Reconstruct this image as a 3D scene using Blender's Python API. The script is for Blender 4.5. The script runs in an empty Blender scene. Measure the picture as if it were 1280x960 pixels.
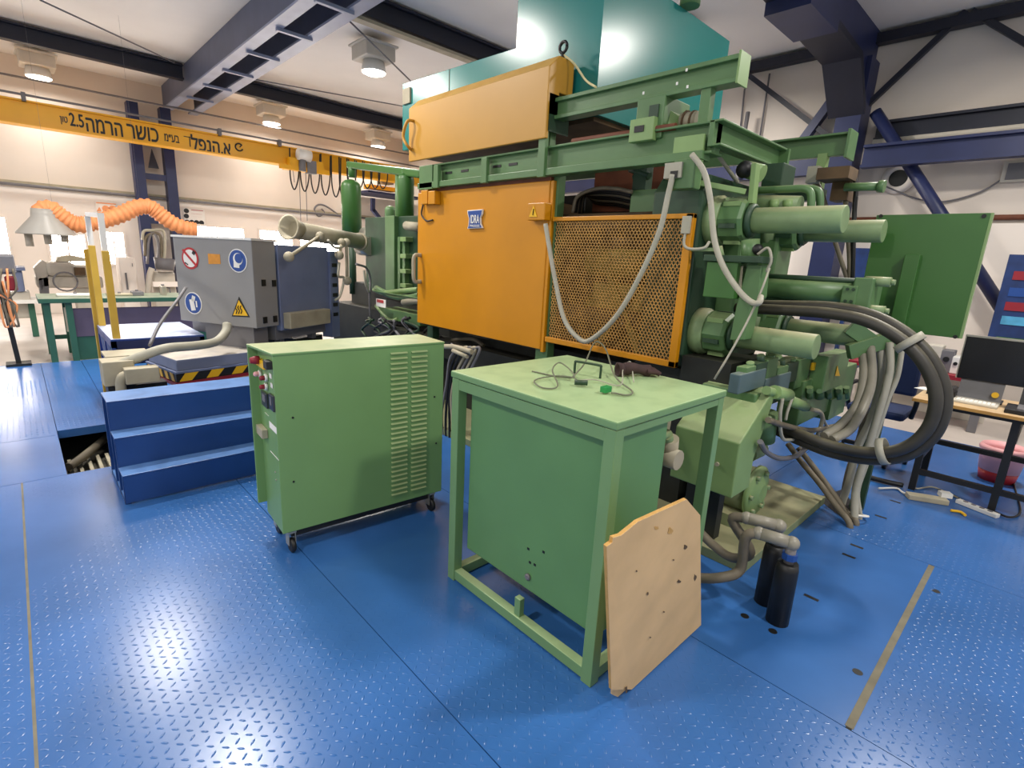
import bpy, math, random
import numpy as np
from mathutils import Vector as V, Matrix
random.seed(7)
sc = bpy.context.scene
COL = sc.collection
# ------------------------------------------------------------------ camera, world, exposure
FPX, YAW, PITCH, ROLL, CAMH = 647.26, 0.80702, 0.23864, 0.051415, 1.65
fw = V((math.cos(YAW)*math.cos(PITCH), math.sin(YAW)*math.cos(PITCH), -math.sin(PITCH)))
r0 = V((math.sin(YAW), -math.cos(YAW), 0)); u0 = r0.cross(fw)
RT = r0*math.cos(ROLL) + u0*math.sin(ROLL); UP = u0*math.cos(ROLL) - r0*math.sin(ROLL)
CAM = V((0, 0, CAMH))
cd = bpy.data.cameras.new('camera'); cam = bpy.data.objects.new('camera', cd); COL.objects.link(cam)
cd.sensor_width = 36; cd.lens = FPX/1280*36; cd.clip_start = .02; cd.clip_end = 200
cam.matrix_world = Matrix(((RT.x, UP.x, -fw.x, 0), (RT.y, UP.y, -fw.y, 0), (RT.z, UP.z, -fw.z, CAMH), (0, 0, 0, 1)))
sc.camera = cam
w = bpy.data.worlds.new('ambient_fill'); sc.world = w; w.use_nodes = True  # soft white fill, added through the hall's open, unseen rear
w.node_tree.nodes['Background'].inputs[0].default_value = (1.0, .97, .93, 1)
w.node_tree.nodes['Background'].inputs[1].default_value = .6
vs = sc.view_settings; vs.view_transform = 'Standard'; vs.look = 'None'; vs.gamma = 1; vs.use_curve_mapping = False
vs.exposure = 0.48
LAMP_W = 90.0
# ------------------------------------------------------------------ pixel -> ray helpers (1280x960 frame)
def ray(px, py): return fw + RT*((px-640)/FPX) - UP*((py-480)/FPX)
def PP(px, py, p, n):
    d = ray(px, py); n = V(n); return CAM + d*((V(p)-CAM).dot(n)/d.dot(n))
def PX(px, py, x): return PP(px, py, (x, 0, 0), (1, 0, 0))
def PY(px, py, y): return PP(px, py, (0, y, 0), (0, 1, 0))
def PZ(px, py, z=0): return PP(px, py, (0, 0, z), (0, 0, 1))
# ------------------------------------------------------------------ mesh builder
class G:
    def __init__(s, M=None): s.v=[]; s.f=[]; s.sm=[]; s.M=M
    def add(s, vs, fs, smooth=False):
        n=len(s.v)
        s.v += [tuple(s.M @ V(p)) if s.M else tuple(p) for p in vs]
        s.f += [tuple(i+n for i in f) for f in fs]; s.sm += [smooth]*len(fs); return s
    def box(s, x0,x1,y0,y1,z0,z1):
        x0,x1=sorted((x0,x1)); y0,y1=sorted((y0,y1)); z0,z1=sorted((z0,z1))
        return s.add([(x0,y0,z0),(x1,y0,z0),(x1,y1,z0),(x0,y1,z0),(x0,y0,z1),(x1,y0,z1),(x1,y1,z1),(x0,y1,z1)],
          [(0,3,2,1),(4,5,6,7),(0,1,5,4),(1,2,6,5),(2,3,7,6),(3,0,4,7)])
    def bc(s, c, sx, sy, sz): return s.box(c[0]-sx/2,c[0]+sx/2,c[1]-sy/2,c[1]+sy/2,c[2]-sz/2,c[2]+sz/2)
    def fb(s, x, d, tl, br):          # box with its -x face in plane x, spanned by two pixels
        a=PX(*tl,x); b=PX(*br,x); return s.box(x,x+d,a.y,b.y,a.z,b.z)
    def sb(s, y, d, tl, br):          # box with its -y face in plane y
        a=PY(*tl,y); b=PY(*br,y); return s.box(a.x,b.x,y,y+d,a.z,b.z)
    def bar(s, a, b, w, h, up=(0,0,1)):   # rectangular bar along a-b
        a=V(a); b=V(b); d=(b-a).normalized(); up=V(up); sd=d.cross(up)
        if sd.length<1e-4: sd=d.cross(V((1,0,0)))
        sd.normalize(); u=sd.cross(d); sd*=w/2; u*=h/2
        return s.add([a-sd-u,a+sd-u,a+sd+u,a-sd+u,b-sd-u,b+sd-u,b+sd+u,b-sd+u],
          [(0,1,2,3),(7,6,5,4),(0,4,5,1),(1,5,6,2),(2,6,7,3),(3,7,4,0)])
    def prism(s, pts, vec):
        n=len(pts); vec=V(vec); p=[V(q) for q in pts]
        return s.add(p+[q+vec for q in p], [tuple(range(n))[::-1], tuple(range(n,2*n))]+[(i,(i+1)%n,n+(i+1)%n,n+i) for i in range(n)])
    def lathe(s, o, ax, prof, n=20, smooth=True):
        o=V(o); ax=V(ax).normalized(); t=ax.cross(V((0,0,1)))
        if t.length<1e-3: t=ax.cross(V((1,0,0)))
        t.normalize(); b=ax.cross(t); vs=[]; 
        for r,h in prof:
            for i in range(n):
                a=2*math.pi*i/n; vs.append(o+ax*h+(t*math.cos(a)+b*math.sin(a))*r)
        m=len(prof); fs=[(k*n+i,k*n+(i+1)%n,(k+1)*n+(i+1)%n,(k+1)*n+i) for k in range(m-1) for i in range(n)]
        s.add(vs,fs,smooth)
        k=len(s.v)-len(vs)
        s.f+=[tuple(k+i for i in range(n))[::-1], tuple(k+(m-1)*n+i for i in range(n))]; s.sm+=[False,False]; return s
    def cyl(s, a, b, r, n=16, r2=None):
        a=V(a); b=V(b); L=(b-a).length; return s.lathe(a,b-a,[(r,0),(r if r2 is None else r2,L)],n)
    def sph(s, c, r, n=14, m=8, ax=(0,0,1), k=1.0):
        pr=[(max(1e-4,r*math.sin(math.pi*i/m)),-k*r*math.cos(math.pi*i/m)) for i in range(m+1)]
        return s.lathe(c,ax,pr,n)
    def torus(s, c, ax, R, r, n=20, m=8, a0=0, a1=2*math.pi):
        ax=V(ax).normalized(); t=ax.cross(V((0,0,1)))
        if t.length<1e-3: t=ax.cross(V((1,0,0)))
        t.normalize(); b=ax.cross(t); c=V(c)
        return s.tube([c+(t*math.cos(a0+(a1-a0)*i/n)+b*math.sin(a0+(a1-a0)*i/n))*R for i in range(n+1)],r,m,sub=1)
    def tube(s, pts, r, n=8, sub=6, rfun=None):
        P=[V(p) for p in pts]
        if sub>1 and len(P)>2:
            Q=[]; E=[P[0]*2-P[1]]+P+[P[-1]*2-P[-2]]
            for i in range(1,len(E)-2):
                a,b,c,d=E[i-1:i+3]
                for j in range(sub):
                    t=j/sub; Q.append(.5*((2*b)+(c-a)*t+(2*a-5*b+4*c-d)*t*t+(3*b-a-3*c+d)*t**3))
            Q.append(P[-1]); P=Q
        d=(P[1]-P[0]).normalized(); u=d.cross(V((0,0,1)))
        if u.length<1e-3: u=d.cross(V((1,0,0)))
        u.normalize(); vs=[]; N=len(P)
        for i,p in enumerate(P):
            d2=(P[min(i+1,N-1)]-P[max(i-1,0)]).normalized()
            u=(u-d2*u.dot(d2)).normalized(); b=d2.cross(u); rr=r if rfun is None else rfun(i/(N-1))*r
            vs+=[p+(u*math.cos(2*math.pi*k/n)+b*math.sin(2*math.pi*k/n))*rr for k in range(n)]
        fs=[(i*n+k,i*n+(k+1)%n,(i+1)*n+(k+1)%n,(i+1)*n+k) for i in range(N-1) for k in range(n)]
        s.add(vs,fs,True); k0=len(s.v)-len(vs)
        s.f+=[tuple(k0+i for i in range(n))[::-1], tuple(k0+(N-1)*n+i for i in range(n))]; s.sm+=[False,False]; return s
WO={}
def tag(o,label=None,cat=None,group=None,kind=None):
    for k,x in (('label',label),('category',cat),('group',group),('kind',kind)):
        if x: o[k]=x
    return o
def empty(name,loc,label,cat,group=None):
    o=bpy.data.objects.new(name,None); COL.objects.link(o); o.location=loc; o.empty_display_size=.05; WO[o]=V(loc)
    return tag(o,label,cat,group)
def obj(name,g,mat,parent=None,bevel=0,label=None,cat=None,group=None,kind=None,seg=2):
    vs=[V(p) for p in g.v]
    if parent is not None: org=WO[parent]
    else:
        A=np.array(g.v); org=V(((A[:,0].min()+A[:,0].max())/2,(A[:,1].min()+A[:,1].max())/2,A[:,2].min()))
    me=bpy.data.meshes.new(name); me.from_pydata([p-org for p in vs],[],g.f)
    me.polygons.foreach_set('use_smooth',g.sm); me.materials.append(mat); me.update()
    import bmesh
    bm=bmesh.new(); bm.from_mesh(me); bmesh.ops.recalc_face_normals(bm,faces=bm.faces); bm.to_mesh(me); bm.free()
    o=bpy.data.objects.new(name,me); COL.objects.link(o); WO[o]=org
    if parent is not None: o.parent=parent
    else: o.location=org
    if bevel:
        b=o.modifiers.new('bevel','BEVEL'); b.width=bevel; b.segments=seg; b.limit_method='ANGLE'; b.angle_limit=math.radians(50)
    return tag(o,label,cat,group,kind)
def piece(src,loc,parent,rot=None):   # another piece sharing the mesh of src, moved by loc
    o=src.copy(); COL.objects.link(o); o.parent=parent; o.location=src.location+V(loc); WO[o]=WO[parent]
    if rot is not None: o.rotation_euler=rot
    return o
# ------------------------------------------------------------------ materials
def rgb(h):
    h=h.lstrip('#'); c=[int(h[i:i+2],16)/255 for i in (0,2,4)]
    return tuple(((x+.055)/1.055)**2.4 if x>.04045 else x/12.92 for x in c)+(1,)
def paint(name,hexc,rough=.5,var=.12,scale=6,metal=0,dust_sheen=None,dust_sheen_amt=0,bump=0,spec=.5,coat=0):
    m=bpy.data.materials.new(name); m.use_nodes=True; nt=m.node_tree; N=nt.nodes; L=nt.links
    b=N['Principled BSDF']; b.inputs['Roughness'].default_value=rough; b.inputs['Metallic'].default_value=metal
    b.inputs['Specular IOR Level'].default_value=spec; b.inputs['Coat Weight'].default_value=coat
    c=rgb(hexc); tc=N.new('ShaderNodeTexCoord'); no=N.new('ShaderNodeTexNoise')
    no.inputs['Scale'].default_value=scale; no.inputs['Detail'].default_value=5; L.new(tc.outputs['Object'],no.inputs['Vector'])
    mr=N.new('ShaderNodeMapRange'); mr.inputs[1].default_value=.3; mr.inputs[2].default_value=.7; L.new(no.outputs['Fac'],mr.inputs[0])
    mx=N.new('ShaderNodeMix'); mx.data_type='RGBA'; L.new(mr.outputs[0],mx.inputs[0])
    mx.inputs[6].default_value=tuple(x*(1-var) for x in c[:3])+(1,); mx.inputs[7].default_value=tuple(min(1,x*(1+var)) for x in c[:3])+(1,)
    out=mx.outputs[2]
    if dust_sheen:  # upward faces paled: dust plus the sheen of light put into the colour
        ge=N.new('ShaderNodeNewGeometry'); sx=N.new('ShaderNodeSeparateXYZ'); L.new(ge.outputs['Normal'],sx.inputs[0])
        m2=N.new('ShaderNodeMapRange'); m2.inputs[1].default_value=.45; m2.inputs[2].default_value=.95; m2.inputs[4].default_value=dust_sheen_amt
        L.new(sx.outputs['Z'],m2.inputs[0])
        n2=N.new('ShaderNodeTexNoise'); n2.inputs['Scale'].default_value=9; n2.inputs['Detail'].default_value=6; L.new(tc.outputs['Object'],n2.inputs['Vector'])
        m3=N.new('ShaderNodeMapRange'); m3.inputs[1].default_value=.3; m3.inputs[2].default_value=.55; m3.inputs[3].default_value=.7 if dust_sheen_amt>.75 else .45; L.new(n2.outputs['Fac'],m3.inputs[0])
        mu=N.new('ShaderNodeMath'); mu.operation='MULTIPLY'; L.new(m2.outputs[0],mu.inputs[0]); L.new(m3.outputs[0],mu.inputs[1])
        x2=N.new('ShaderNodeMix'); x2.data_type='RGBA'; L.new(mu.outputs[0],x2.inputs[0]); L.new(out,x2.inputs[6]); x2.inputs[7].default_value=rgb(dust_sheen); out=x2.outputs[2]
    L.new(out,b.inputs['Base Color'])
    if bump:
        bp=N.new('ShaderNodeBump'); bp.inputs['Strength'].default_value=bump; bp.inputs['Distance'].default_value=.004
        n3=N.new('ShaderNodeTexNoise'); n3.inputs['Scale'].default_value=scale*14; L.new(tc.outputs['Object'],n3.inputs['Vector'])
        L.new(n3.outputs['Fac'],bp.inputs['Height']); L.new(bp.outputs[0],b.inputs['Normal'])
    return m
def emit(name,hexc,s):
    m=bpy.data.materials.new(name); m.use_nodes=True; b=m.node_tree.nodes['Principled BSDF']
    b.inputs['Base Color'].default_value=rgb(hexc); b.inputs['Emission Color'].default_value=rgb(hexc); b.inputs['Emission Strength'].default_value=s
    return m
M=dict(
 blue_floor=paint('blue_floor_paint','#3566a6',.25,.16,1.6,bump=.05,spec=.5),
 blue=paint('blue_step_paint','#1a3d78',.36,.08,4,dust_sheen='#6f9ad6',dust_sheen_amt=.8),
 bluew=paint('blue_platform_paint','#2a4488',.35,.08,4,dust_sheen='#c3d0ee',dust_sheen_amt=.95),  # white glare on the deck top is put into the colour
 concrete=paint('pale_concrete','#bdb3aa',.5,.1,2),
 pit=paint('pit_concrete','#5a564c',.9,.3,4),
 tan=paint('tan_sealant','#77715f',.8,.2,10),
 ceil=paint('white_ceiling_sheet','#ece8e2',.75,.03,1),
 wall=paint('white_wall_plaster','#d6cbbf',.8,.06,.8),
 wallw=paint('bright_wall_plaster','#ece2d8',.8,.04,.8),
 navy=paint('navy_steel','#1f2850',.45,.15,3),
 navyd=paint('dark_navy_steel','#141829',.5,.15,3),
 steelg=paint('grey_blue_steel','#8d94aa',.4,.12,3),
 crane=paint('crane_yellow','#e5a60c',.42,.05,2),
 yellow=paint('guard_yellow','#c78301',.38,.05,3),
 yellowp=paint('post_yellow','#c9a23a',.5,.1,4),
 ylight=paint('cover_yellow','#be8a2a',.42,.05,2,dust_sheen='#e2bd76',dust_sheen_amt=.7),
 teal=paint('teal_hood_paint','#227a74',.24,.08,1.2),
 green=paint('machine_green','#55774a',.4,.1,5,dust_sheen='#9aa878',dust_sheen_amt=.55),
 cab=paint('cabinet_green','#72985f',.42,.05,3,dust_sheen='#c0c795',dust_sheen_amt=.9),
 tank=paint('tank_green','#709463',.38,.05,3,dust_sheen='#b4cc98',dust_sheen_amt=.85),
 tankd=paint('tank_dark_green','#5f8a55',.36,.06,3),
 pgreen=paint('panel_green','#3a672c',.4,.05,3),
 lgreen=paint('light_green','#7f9c62',.45,.08,6,dust_sheen='#b3b890',dust_sheen_amt=.6),
 dgreen=paint('dark_green_iron','#24402a',.5,.2,6,dust_sheen='#75805c',dust_sheen_amt=.35),
 bar=paint('dusty_green_bar','#7a9165',.5,.1,8,dust_sheen='#b0ab84',dust_sheen_amt=.9),
 dusty=paint('dusty_green_plate','#76805c',.75,.25,5,dust_sheen='#a39c78',dust_sheen_amt=.7),
 dirt_shade=paint('oily_iron_shade','#1d1f1a',.6,.4,7,dust_sheen='#3e3c30',dust_sheen_amt=.5),  # oily iron, also the dark of the blocks standing in for shade
 grime=paint('brown_grime','#5b4730',.8,.35,6),
 rust=paint('rust_brown','#6b3a24',.7,.3,5),
 olive=paint('olive_cast','#8a7a36',.6,.25,6),
 grey=paint('enclosure_grey','#8b8987',.45,.04,3),
 greyd=paint('enclosure_side_grey','#6f6d70',.5,.08,5),
 furn=paint('furnace_blue_grey','#6e7896',.5,.12,3),
 beige=paint('beige_ledge','#a49b84',.6,.15,6,dust_sheen='#c4bba2',dust_sheen_amt=.6),
 hose=paint('grey_hose','#a8a493',.55,.1,10),
 hosed=paint('dusty_brown_hose','#6d6453',.6,.2,9),
 hoseb=paint('black_rubber_hose','#35322b',.5,.25,8,dust_sheen='#8a8368',dust_sheen_amt=.6),
 black=paint('black_rubber','#121212',.5,.2,8),
 chrome=paint('bare_steel','#b9b3a5',.35,.1,8,metal=.7),
 ply=paint('plywood','#dcb680',.65,.1,5),
 plye=paint('plywood_edge','#c79a55',.7,.12,20),
 white=paint('white_plastic','#e6e3dc',.4,.03,5),
 signb=paint('sign_blue','#20488f',.4,.02,5), signr=paint('sign_red','#b4262c',.4,.02,5), signy=paint('sign_yellow','#e8b414',.4,.02,5),
 signo=paint('sticker_orange','#d08a2e',.5,.1,30),
 red=paint('red_trim','#8e1d2b',.5,.1,5),
 orange=paint('orange_duct','#ef9a62',.55,.1,6),  # duct orange is paled to carry bloom in its colour
 lampbox=paint('lamp_housing','#c9c2b4',.5,.05,5),
 wood=paint('desk_wood','#c08d45',.5,.12,6,dust_sheen='#d8c6a6',dust_sheen_amt=.6),
 pink=paint('pink_plastic','#e8a9ab',.45,.05,5),
 machg=paint('lathe_grey','#b5ada0',.5,.12,4,dust_sheen='#d8d0c2',dust_sheen_amt=.6),
 purple=paint('bench_panel','#5b4f62',.6,.08,4),
 bgreen=paint('bench_green','#2b5a47',.5,.1,4,dust_sheen='#a9ad98',dust_sheen_amt=.7),
 lens=emit('lamp_lens','#fff6e6',9), win=emit('daylit_window','#fff6ee',16),
 web=paint('girder_web_grey','#50566c',.5,.1,3), valve=paint('solenoid_slate','#4f6468',.5,.1,6,dust_sheen='#8a9080',dust_sheen_amt=.5),
 navydk=paint('dark_blue_fabric','#1a2a52',.8,.1,9), conegrey=paint('hood_sheet_grey','#a9a49c',.4,.05,3), lift=paint('lift_blue_grey','#79819a',.5,.1,3,dust_sheen='#cfc6b6',dust_sheen_amt=.9), hosep=paint('translucent_hose_grey','#8a8577',.4,.15,9),
 rustmesh=paint('rusty_expanded_metal','#b98a45',.6,.25,10),
 brownp=paint('brown_patch','#7d5c46',.8,.2,5),
 glove=paint('dark_glove','#3d2826',.8,.25,14), plug=paint('green_plug','#1f8a45',.4,.05,5),
 wire=paint('grey_wire','#6d6f5c',.5,.1,9), cream=paint('cream_cord','#d8cd9a',.6,.05,9),
 screen=paint('black_screen','#0b0b0d',.25,.1,3), paper=paint('paper_white','#eeeae2',.8,.03,5), poster=paint('poster_blue','#1a3366',.5,.3,7),
 postert=paint('poster_cyan','#4fa0c8',.5,.2,9), meter=paint('meter_dark','#33343a',.3,.1,9),
)
# ================================================================== SETTING
YW, XW, ZC = 15.0, 9.4, 5.0
floor=obj('floor',G().box(-4.5,XW+.2,-4.5,YW+.2,-.42,-.32),M['pit'],kind='structure')
PL=[(-4,-.152,-4,4.6,1),(-.148,.968,-4,4.6,1),(.972,2.058,-4,4.6,1),(2.062,3.758,-4,.226,1),(2.062,3.758,.246,4.6,0),
    (3.762,7,-4,1.4,1),(3.762,7,1.404,4.6,0),(-4,.085,4.604,5.62,0),(-4,.085,5.624,9.05,1),(.5,3.2,4.604,9.05,0),(3.204,7,4.604,9.05,0),(.089,.496,5.744,9.05,1)]
for x0,x1,y0,y1,t in PL:
    obj('floor_plate',G().box(x0,x1,y0,y1,-.07,0),M['blue_floor'],floor)
obj('concrete_slab',G().box(-4,XW,9.06,YW,-.1,-.004),M['concrete'],floor)
obj('concrete_slab',G().box(7.01,XW,-4,9.05,-.1,-.004),M['concrete'],floor)
obj('seam_strip',G().box(2.07,3.75,.222,.25,-.02,.0015),M['tan'],floor)
obj('seam_strip',G().box(-.155,-.145,.2,4.6,-.02,.0008),M['tan'],floor)
# raised tread lozenges
def treads():
    vs=[];fs=[];p=.037
    for x0,x1,y0,y1,t in PL:
        if not t: continue
        X0=max(x0,-2.2);X1=min(x1,5.2);Y0=max(y0,-1.2);Y1=min(y1,8)
        if X1<=X0 or Y1<=Y0: continue
        for i in range(int((X1-X0)/p)):
            for j in range(int((Y1-Y0)/p)):
                x=X0+(i+.5)*p; y=Y0+(j+.5)*p
                if x<.1 and x>-.2 and 4.6<y<5.7: continue
                q=math.sin(x*1.9+1.3*math.sin(y*.9))+math.sin(y*1.4+.8*x)+.5*math.sin(3.1*x-2.2*y)
                h=.0022 if q>-.25 else (.0009 if q>-1.1 else 0)
                if h==0 or math.hypot(x,y)>8.5: continue
                a=math.pi/4 if (i+j)%2 else -math.pi/4
                c,s=math.cos(a),math.sin(a); L=.0145; W=.0042; n=len(vs)
                for lx,ly,z in ((L,0,0),(.5*L,W,0),(-.5*L,W,0),(-L,0,0),(-.5*L,-W,0),(.5*L,-W,0),(.4*L,0,h),(-.4*L,0,h)):
                    vs.append((x+lx*c-ly*s,y+lx*s+ly*c,z+.0002))
                fs+=[(n,n+1,n+6),(n+1,n+2,n+7,n+6),(n+2,n+3,n+7),(n+3,n+4,n+7),(n+4,n+5,n+6,n+7),(n+5,n,n+6)]
    g=G(); g.v=vs; g.f=fs; g.sm=[True]*len(fs); return g
me_g=treads()
obj('tread_pattern',me_g,M['blue_floor'],floor,kind='stuff')
for px,py,e in ((1071,683,1),(1061,695,1),(1014,747,1),(931,770,0),(966,789,0),(1072,840,0),(1170,739,0),(1119,627,1),(1101,646,1)):
    c=PZ(px,py); g=G()
    if e: g.box(c.x-.012,c.x+.012,c.y-.035,c.y+.035,-.03,.001)
    else: g.cyl((c.x,c.y,-.03),(c.x,c.y,.001),.02,14)
    obj('lifting_slot',g,M['black'],floor)
# conduit and grating in the floor opening
for i in range(6):
    obj('grating_bar',G().box(.12+i*.065,.145+i*.065,4.62,5.7,-.3,-.26),M['beige'],floor)
obj('pit_hose',G().tube([PZ(85,584,-.2),PZ(100,574,-.2),PZ(115,562,-.2),PZ(135,545,-.2)],.035,10),M['hosed'],floor)
# ceiling, walls
ceil=obj('ceiling',G().box(-6,XW+.2,-5,YW+.2,ZC,ZC+.1),M['ceil'],kind='structure')
wl=obj('wall_left',G().box(-6,XW+.2,YW,YW+.2,-.42,ZC),M['wall'],kind='structure')
obj('lower_wall_panel',G().box(-6,XW,YW-.06,YW,-.1,2.62),M['wallw'],wl)
obj('wall_ledge',G().box(-6,XW,YW-.1,YW,2.6,2.66),M['beige'],wl)
wr=obj('wall_right',G().box(XW,XW+.2,-5,YW,-.42,ZC),M['wall'],kind='structure')
a=PX(1280,273,XW)
obj('rusty_pipe',G().cyl((XW-.05,-3,2.47),(XW-.05,7,2.47),.035,10),M['rust'],wr)
obj('lower_wall_panel',G().box(XW-.03,XW,-5,YW-.1,-.1,2.4),M['wallw'],wr)
# windows of the left wall
for i,(tl,br) in enumerate((((-60,268),(15,328)),((60,292),(110,330)),((128,290),(158,330)),((236,290),(305,303)),((325,296),(365,304)),((375,300),(425,330)))):
    a=PY(*tl,YW-.07); b=PY(*br,YW-.07)
    z0=min(b.z,1.5); z1=max(a.z,2.1) if i>2 else a.z
    if i>2: z0=1.45; z1=2.02
    wn=obj('window_%d'%(i+1),G().box(a.x,b.x,YW-.075,YW-.06,z0,z1),M['win'],kind='structure')
    f=G(); t=.05
    f.box(a.x-t,b.x+t,YW-.1,YW-.06,z1,z1+t).box(a.x-t,b.x+t,YW-.1,YW-.06,z0-t,z0).box(a.x-t,a.x,YW-.1,YW-.06,z0,z1).box(b.x,b.x+t,YW-.1,YW-.06,z0,z1).box((a.x+b.x)/2-.015,(a.x+b.x)/2+.015,YW-.09,YW-.06,z0,z1)
    obj('window_frame',f,M['wallw'],wn)
# ------------------------------------------------------------------ roof steel
def ibeam(g,a,b,w,h,t=.03):
    a=V(a);b=V(b)
    g.bar(a,b,t,h); up=V((0,0,h/2))
    g.bar(a+up,b+up,w,t*1.2); g.bar(a-up,b-up,w,t*1.2); return g
rf=empty('roof_girder',(3.2,14,4.45),'grey blue lattice roof girder with cross rungs running to the wall column','beam')
for x in (2.96,3.46): obj('flange',G().box(x-.09,x+.09,2,14.8,4.5,4.53),M['steelg'],rf)  # reflected light on the underside is put into the paler flange colour
for x in (2.9,3.52): obj('web',G().box(x-.012,x+.012,2,14.8,4.53,4.98),M['web'],rf)
k=G().box(3.04,3.38,2,14.8,4.9,4.95); obj('upper_plate',k,M['web'],rf)
r1=obj('rung',G().box(2.97,3.45,3.0,3.06,4.46,4.5),M['steelg'],rf)
for i in range(1,10): piece(r1,(0,i*1.25,0),rf)
def dark(y,x0,x1,lab):
    g=ibeam(G(),(x0,y,4.83),(x1,y,4.83),.16,.24); return obj('roof_purlin',g,M['navyd'],label=lab,cat='beam')
dark(12.7,-4,2.86,'dark navy roof beam meeting the girder above the crane lettering')
dark(12.7,3.56,9.3,'dark navy roof beam from the girder towards the teal hood')
dark(7.25,3.56,9.3,'dark navy roof beam with lamp track passing behind teal hood')
obj('cable_track',G().box(3.6,9.2,7.18,7.32,4.62,4.66),M['beige'],bpy.data.objects['roof_purlin.002'])
# wall column at the left wall: ladder type
lc=empty('wall_column',(2.65,14.75,0),'navy ladder column behind the orange duct on windowed wall','column')
for x in (2.28,2.88): obj('upright',G().box(x-.1,x+.1,14.6,14.88,0,4.5),M['navy'],lc)
for z in (1.1,2.0,2.95,3.7): obj('batten',G().box(2.36,2.8,14.62,14.66,z,z+.13),M['navy'],lc)
obj('bracket',G().prism([(2.45,14.6,3.2),(2.65,14.6,3.2),(2.55,14.6,3.6)],(0,.05,0)),M['navyd'],lc)
# column at the right wall with haunch and rafter
c0=PX(1020,330,XW-.35); xc=XW-.35
rc=empty('hall_column',(xc+.1,2.72,0),'tall navy steel column with haunch against the far white wall','column')
obj('shaft',G().box(xc-.1,xc+.3,2.54,2.86,0,4.6),M['navy'],rc)
obj('rafter',G().prism([(5.2,2.6,5.0),(5.2,2.6,4.62),(xc-.7,2.6,4.45),(xc-.1,2.6,3.9),(xc+.3,2.6,3.9),(xc+.3,2.6,5.0)],(0,.26,0)),M['navy'],rc)
obj('rafter_plate',G().prism([(5.2,2.5,4.64),(5.2,2.5,4.58),(xc-.7,2.5,4.4),(xc-.1,2.5,3.85),(xc-.1,2.5,3.95),(xc-.65,2.5,4.48)],(0,.46,0)),M['navyd'],rc)
obj('splice_plate',G().box(6.4,7.3,2.48,2.96,4.38,4.62),M['navy'],rc)
sg=PX(1034,377,xc-.12); obj('notice',G().box(xc-.12,xc-.1,sg.y-.06,sg.y+.06,sg.z-.1,sg.z+.1),M['paper'],rc)
eb=G().box(XW-.2,XW-.05,-4,14,4.82,4.95); obj('eaves_beam',eb,M['navyd'],label='thin dark eaves beam where far white wall meets ceiling',cat='beam')
def brace(p,q,lab,x=XW-.15,w=.07,mat='navyd'):
    obj('wall_brace',G().bar(PX(*p,x),PX(*q,x),w,w),M[mat],label=lab,cat='brace')
brace((1208,14),(1070,145),'dark diagonal brace rising from hall column to eaves beam')
brace((1215,14),(1300,64),'dark diagonal brace falling from eaves beam towards the duct beams')
brace((928,88),(1035,170),'dark diagonal brace between teal hood and hall column')
brace((1046,118),(990,195),'dark diagonal brace leaning from hall column down behind green beam',w=.12,mat='navy')
obj('raking_strut',G().cyl(PX(1094,140,9.08),PX(1282,432,9.08),.075,12),M['navy'],label='long round navy strut raking down from the hall column',cat='strut')
def wbeam(p,q,lab,h,mat,XB_=XW-.12):
    a=PX(*p,XB_); b=PX(*q,XB_); z=(a.z+b.z)/2
    obj('wall_beam',ibeam(G(),(XB_,2.4,z),(XB_,-4,z),.16,h),M[mat],label=lab,cat='beam')
wbeam((1150,162),(1280,140),'upper dark navy horizontal beam on far white wall',.22,'navyd')
wbeam((1150,193),(1280,176),'lower deep navy horizontal crane rail beam on far white wall',.26,'navy',XW-.5)
obj('wall_pipe',G().cyl((XW-.16,2.4,PX(1150,172,XW-.16).z),(XW-.16,-4,PX(1150,172,XW-.16).z),.05,10),M['lampbox'],label='pale pipe running between two navy wall beams',cat='pipe')
z=PX(1000,205,XW-.12).z
obj('wall_beam',ibeam(G(),(XW-.12,3.0,z),(XW-.12,9,z),.16,.34),M['navy'],label='navy rail beam on far wall behind the machine top',cat='beam')
# round vent and louvre
c=PX(1123,223,XW-.03); v=empty('round_vent',(c.x,c.y,c.z-.22),'round white vent collar with dark hole in far wall','vent')
obj('collar',G().lathe((XW,c.y,c.z),(-1,0,0),[(.21,0),(.21,.03),(.115,.05),(.115,.01)],28),M['wallw'],v)
obj('opening',G().lathe((XW,c.y,c.z),(-1,0,0),[(.112,0),(.112,.052)],24),M['black'],v)
a=PX(1256,202,XW-.04); b=PX(1300,226,XW-.04); v=empty('wall_louvre',(a.x,(a.y+b.y)/2,b.z),'grey louvred vent high on far wall beside cable','vent')
obj('frame',G().box(XW-.06,XW-.03,a.y,b.y,b.z,a.z),M['lampbox'],v)
for i in range(9):
    y=a.y-.06-i*(a.y-b.y-.1)/9; obj('slat',G().box(XW-.075,XW-.06,y-.015,y+.015,b.z+.03,a.z-.03),M['greyd'],v)
obj('wall_cable',G().tube([PX(1256,222,XW-.04),PX(1225,240,XW-.04),PX(1180,252,XW-.04),PX(1145,248,XW-.04),PX(1100,230,XW-.04)],.012,6),M['greyd'],label='thin grey cable sagging across far wall from louvre',cat='cable')
for i,(p,q,lab) in enumerate((((962,92),(950,170),'thin upright conduit on far wall right of teal hood'),((932,100),(925,165),'thin pale conduit on far wall touching teal hood'))):
    obj('wall_conduit',G().cyl(PX(*p,XW-.05),PX(*q,XW-.05),.015,8),M['greyd'],label=lab,cat='conduit')
obj('leaning_pole',G().cyl(PX(935,140,XW-.3),PX(922,180,XW-.3)*1.0-V((0,0,3.7)),.035,8),M['greyd'],label='short grey pole leaning on far wall beyond green cross channel',cat='pole')
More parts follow.
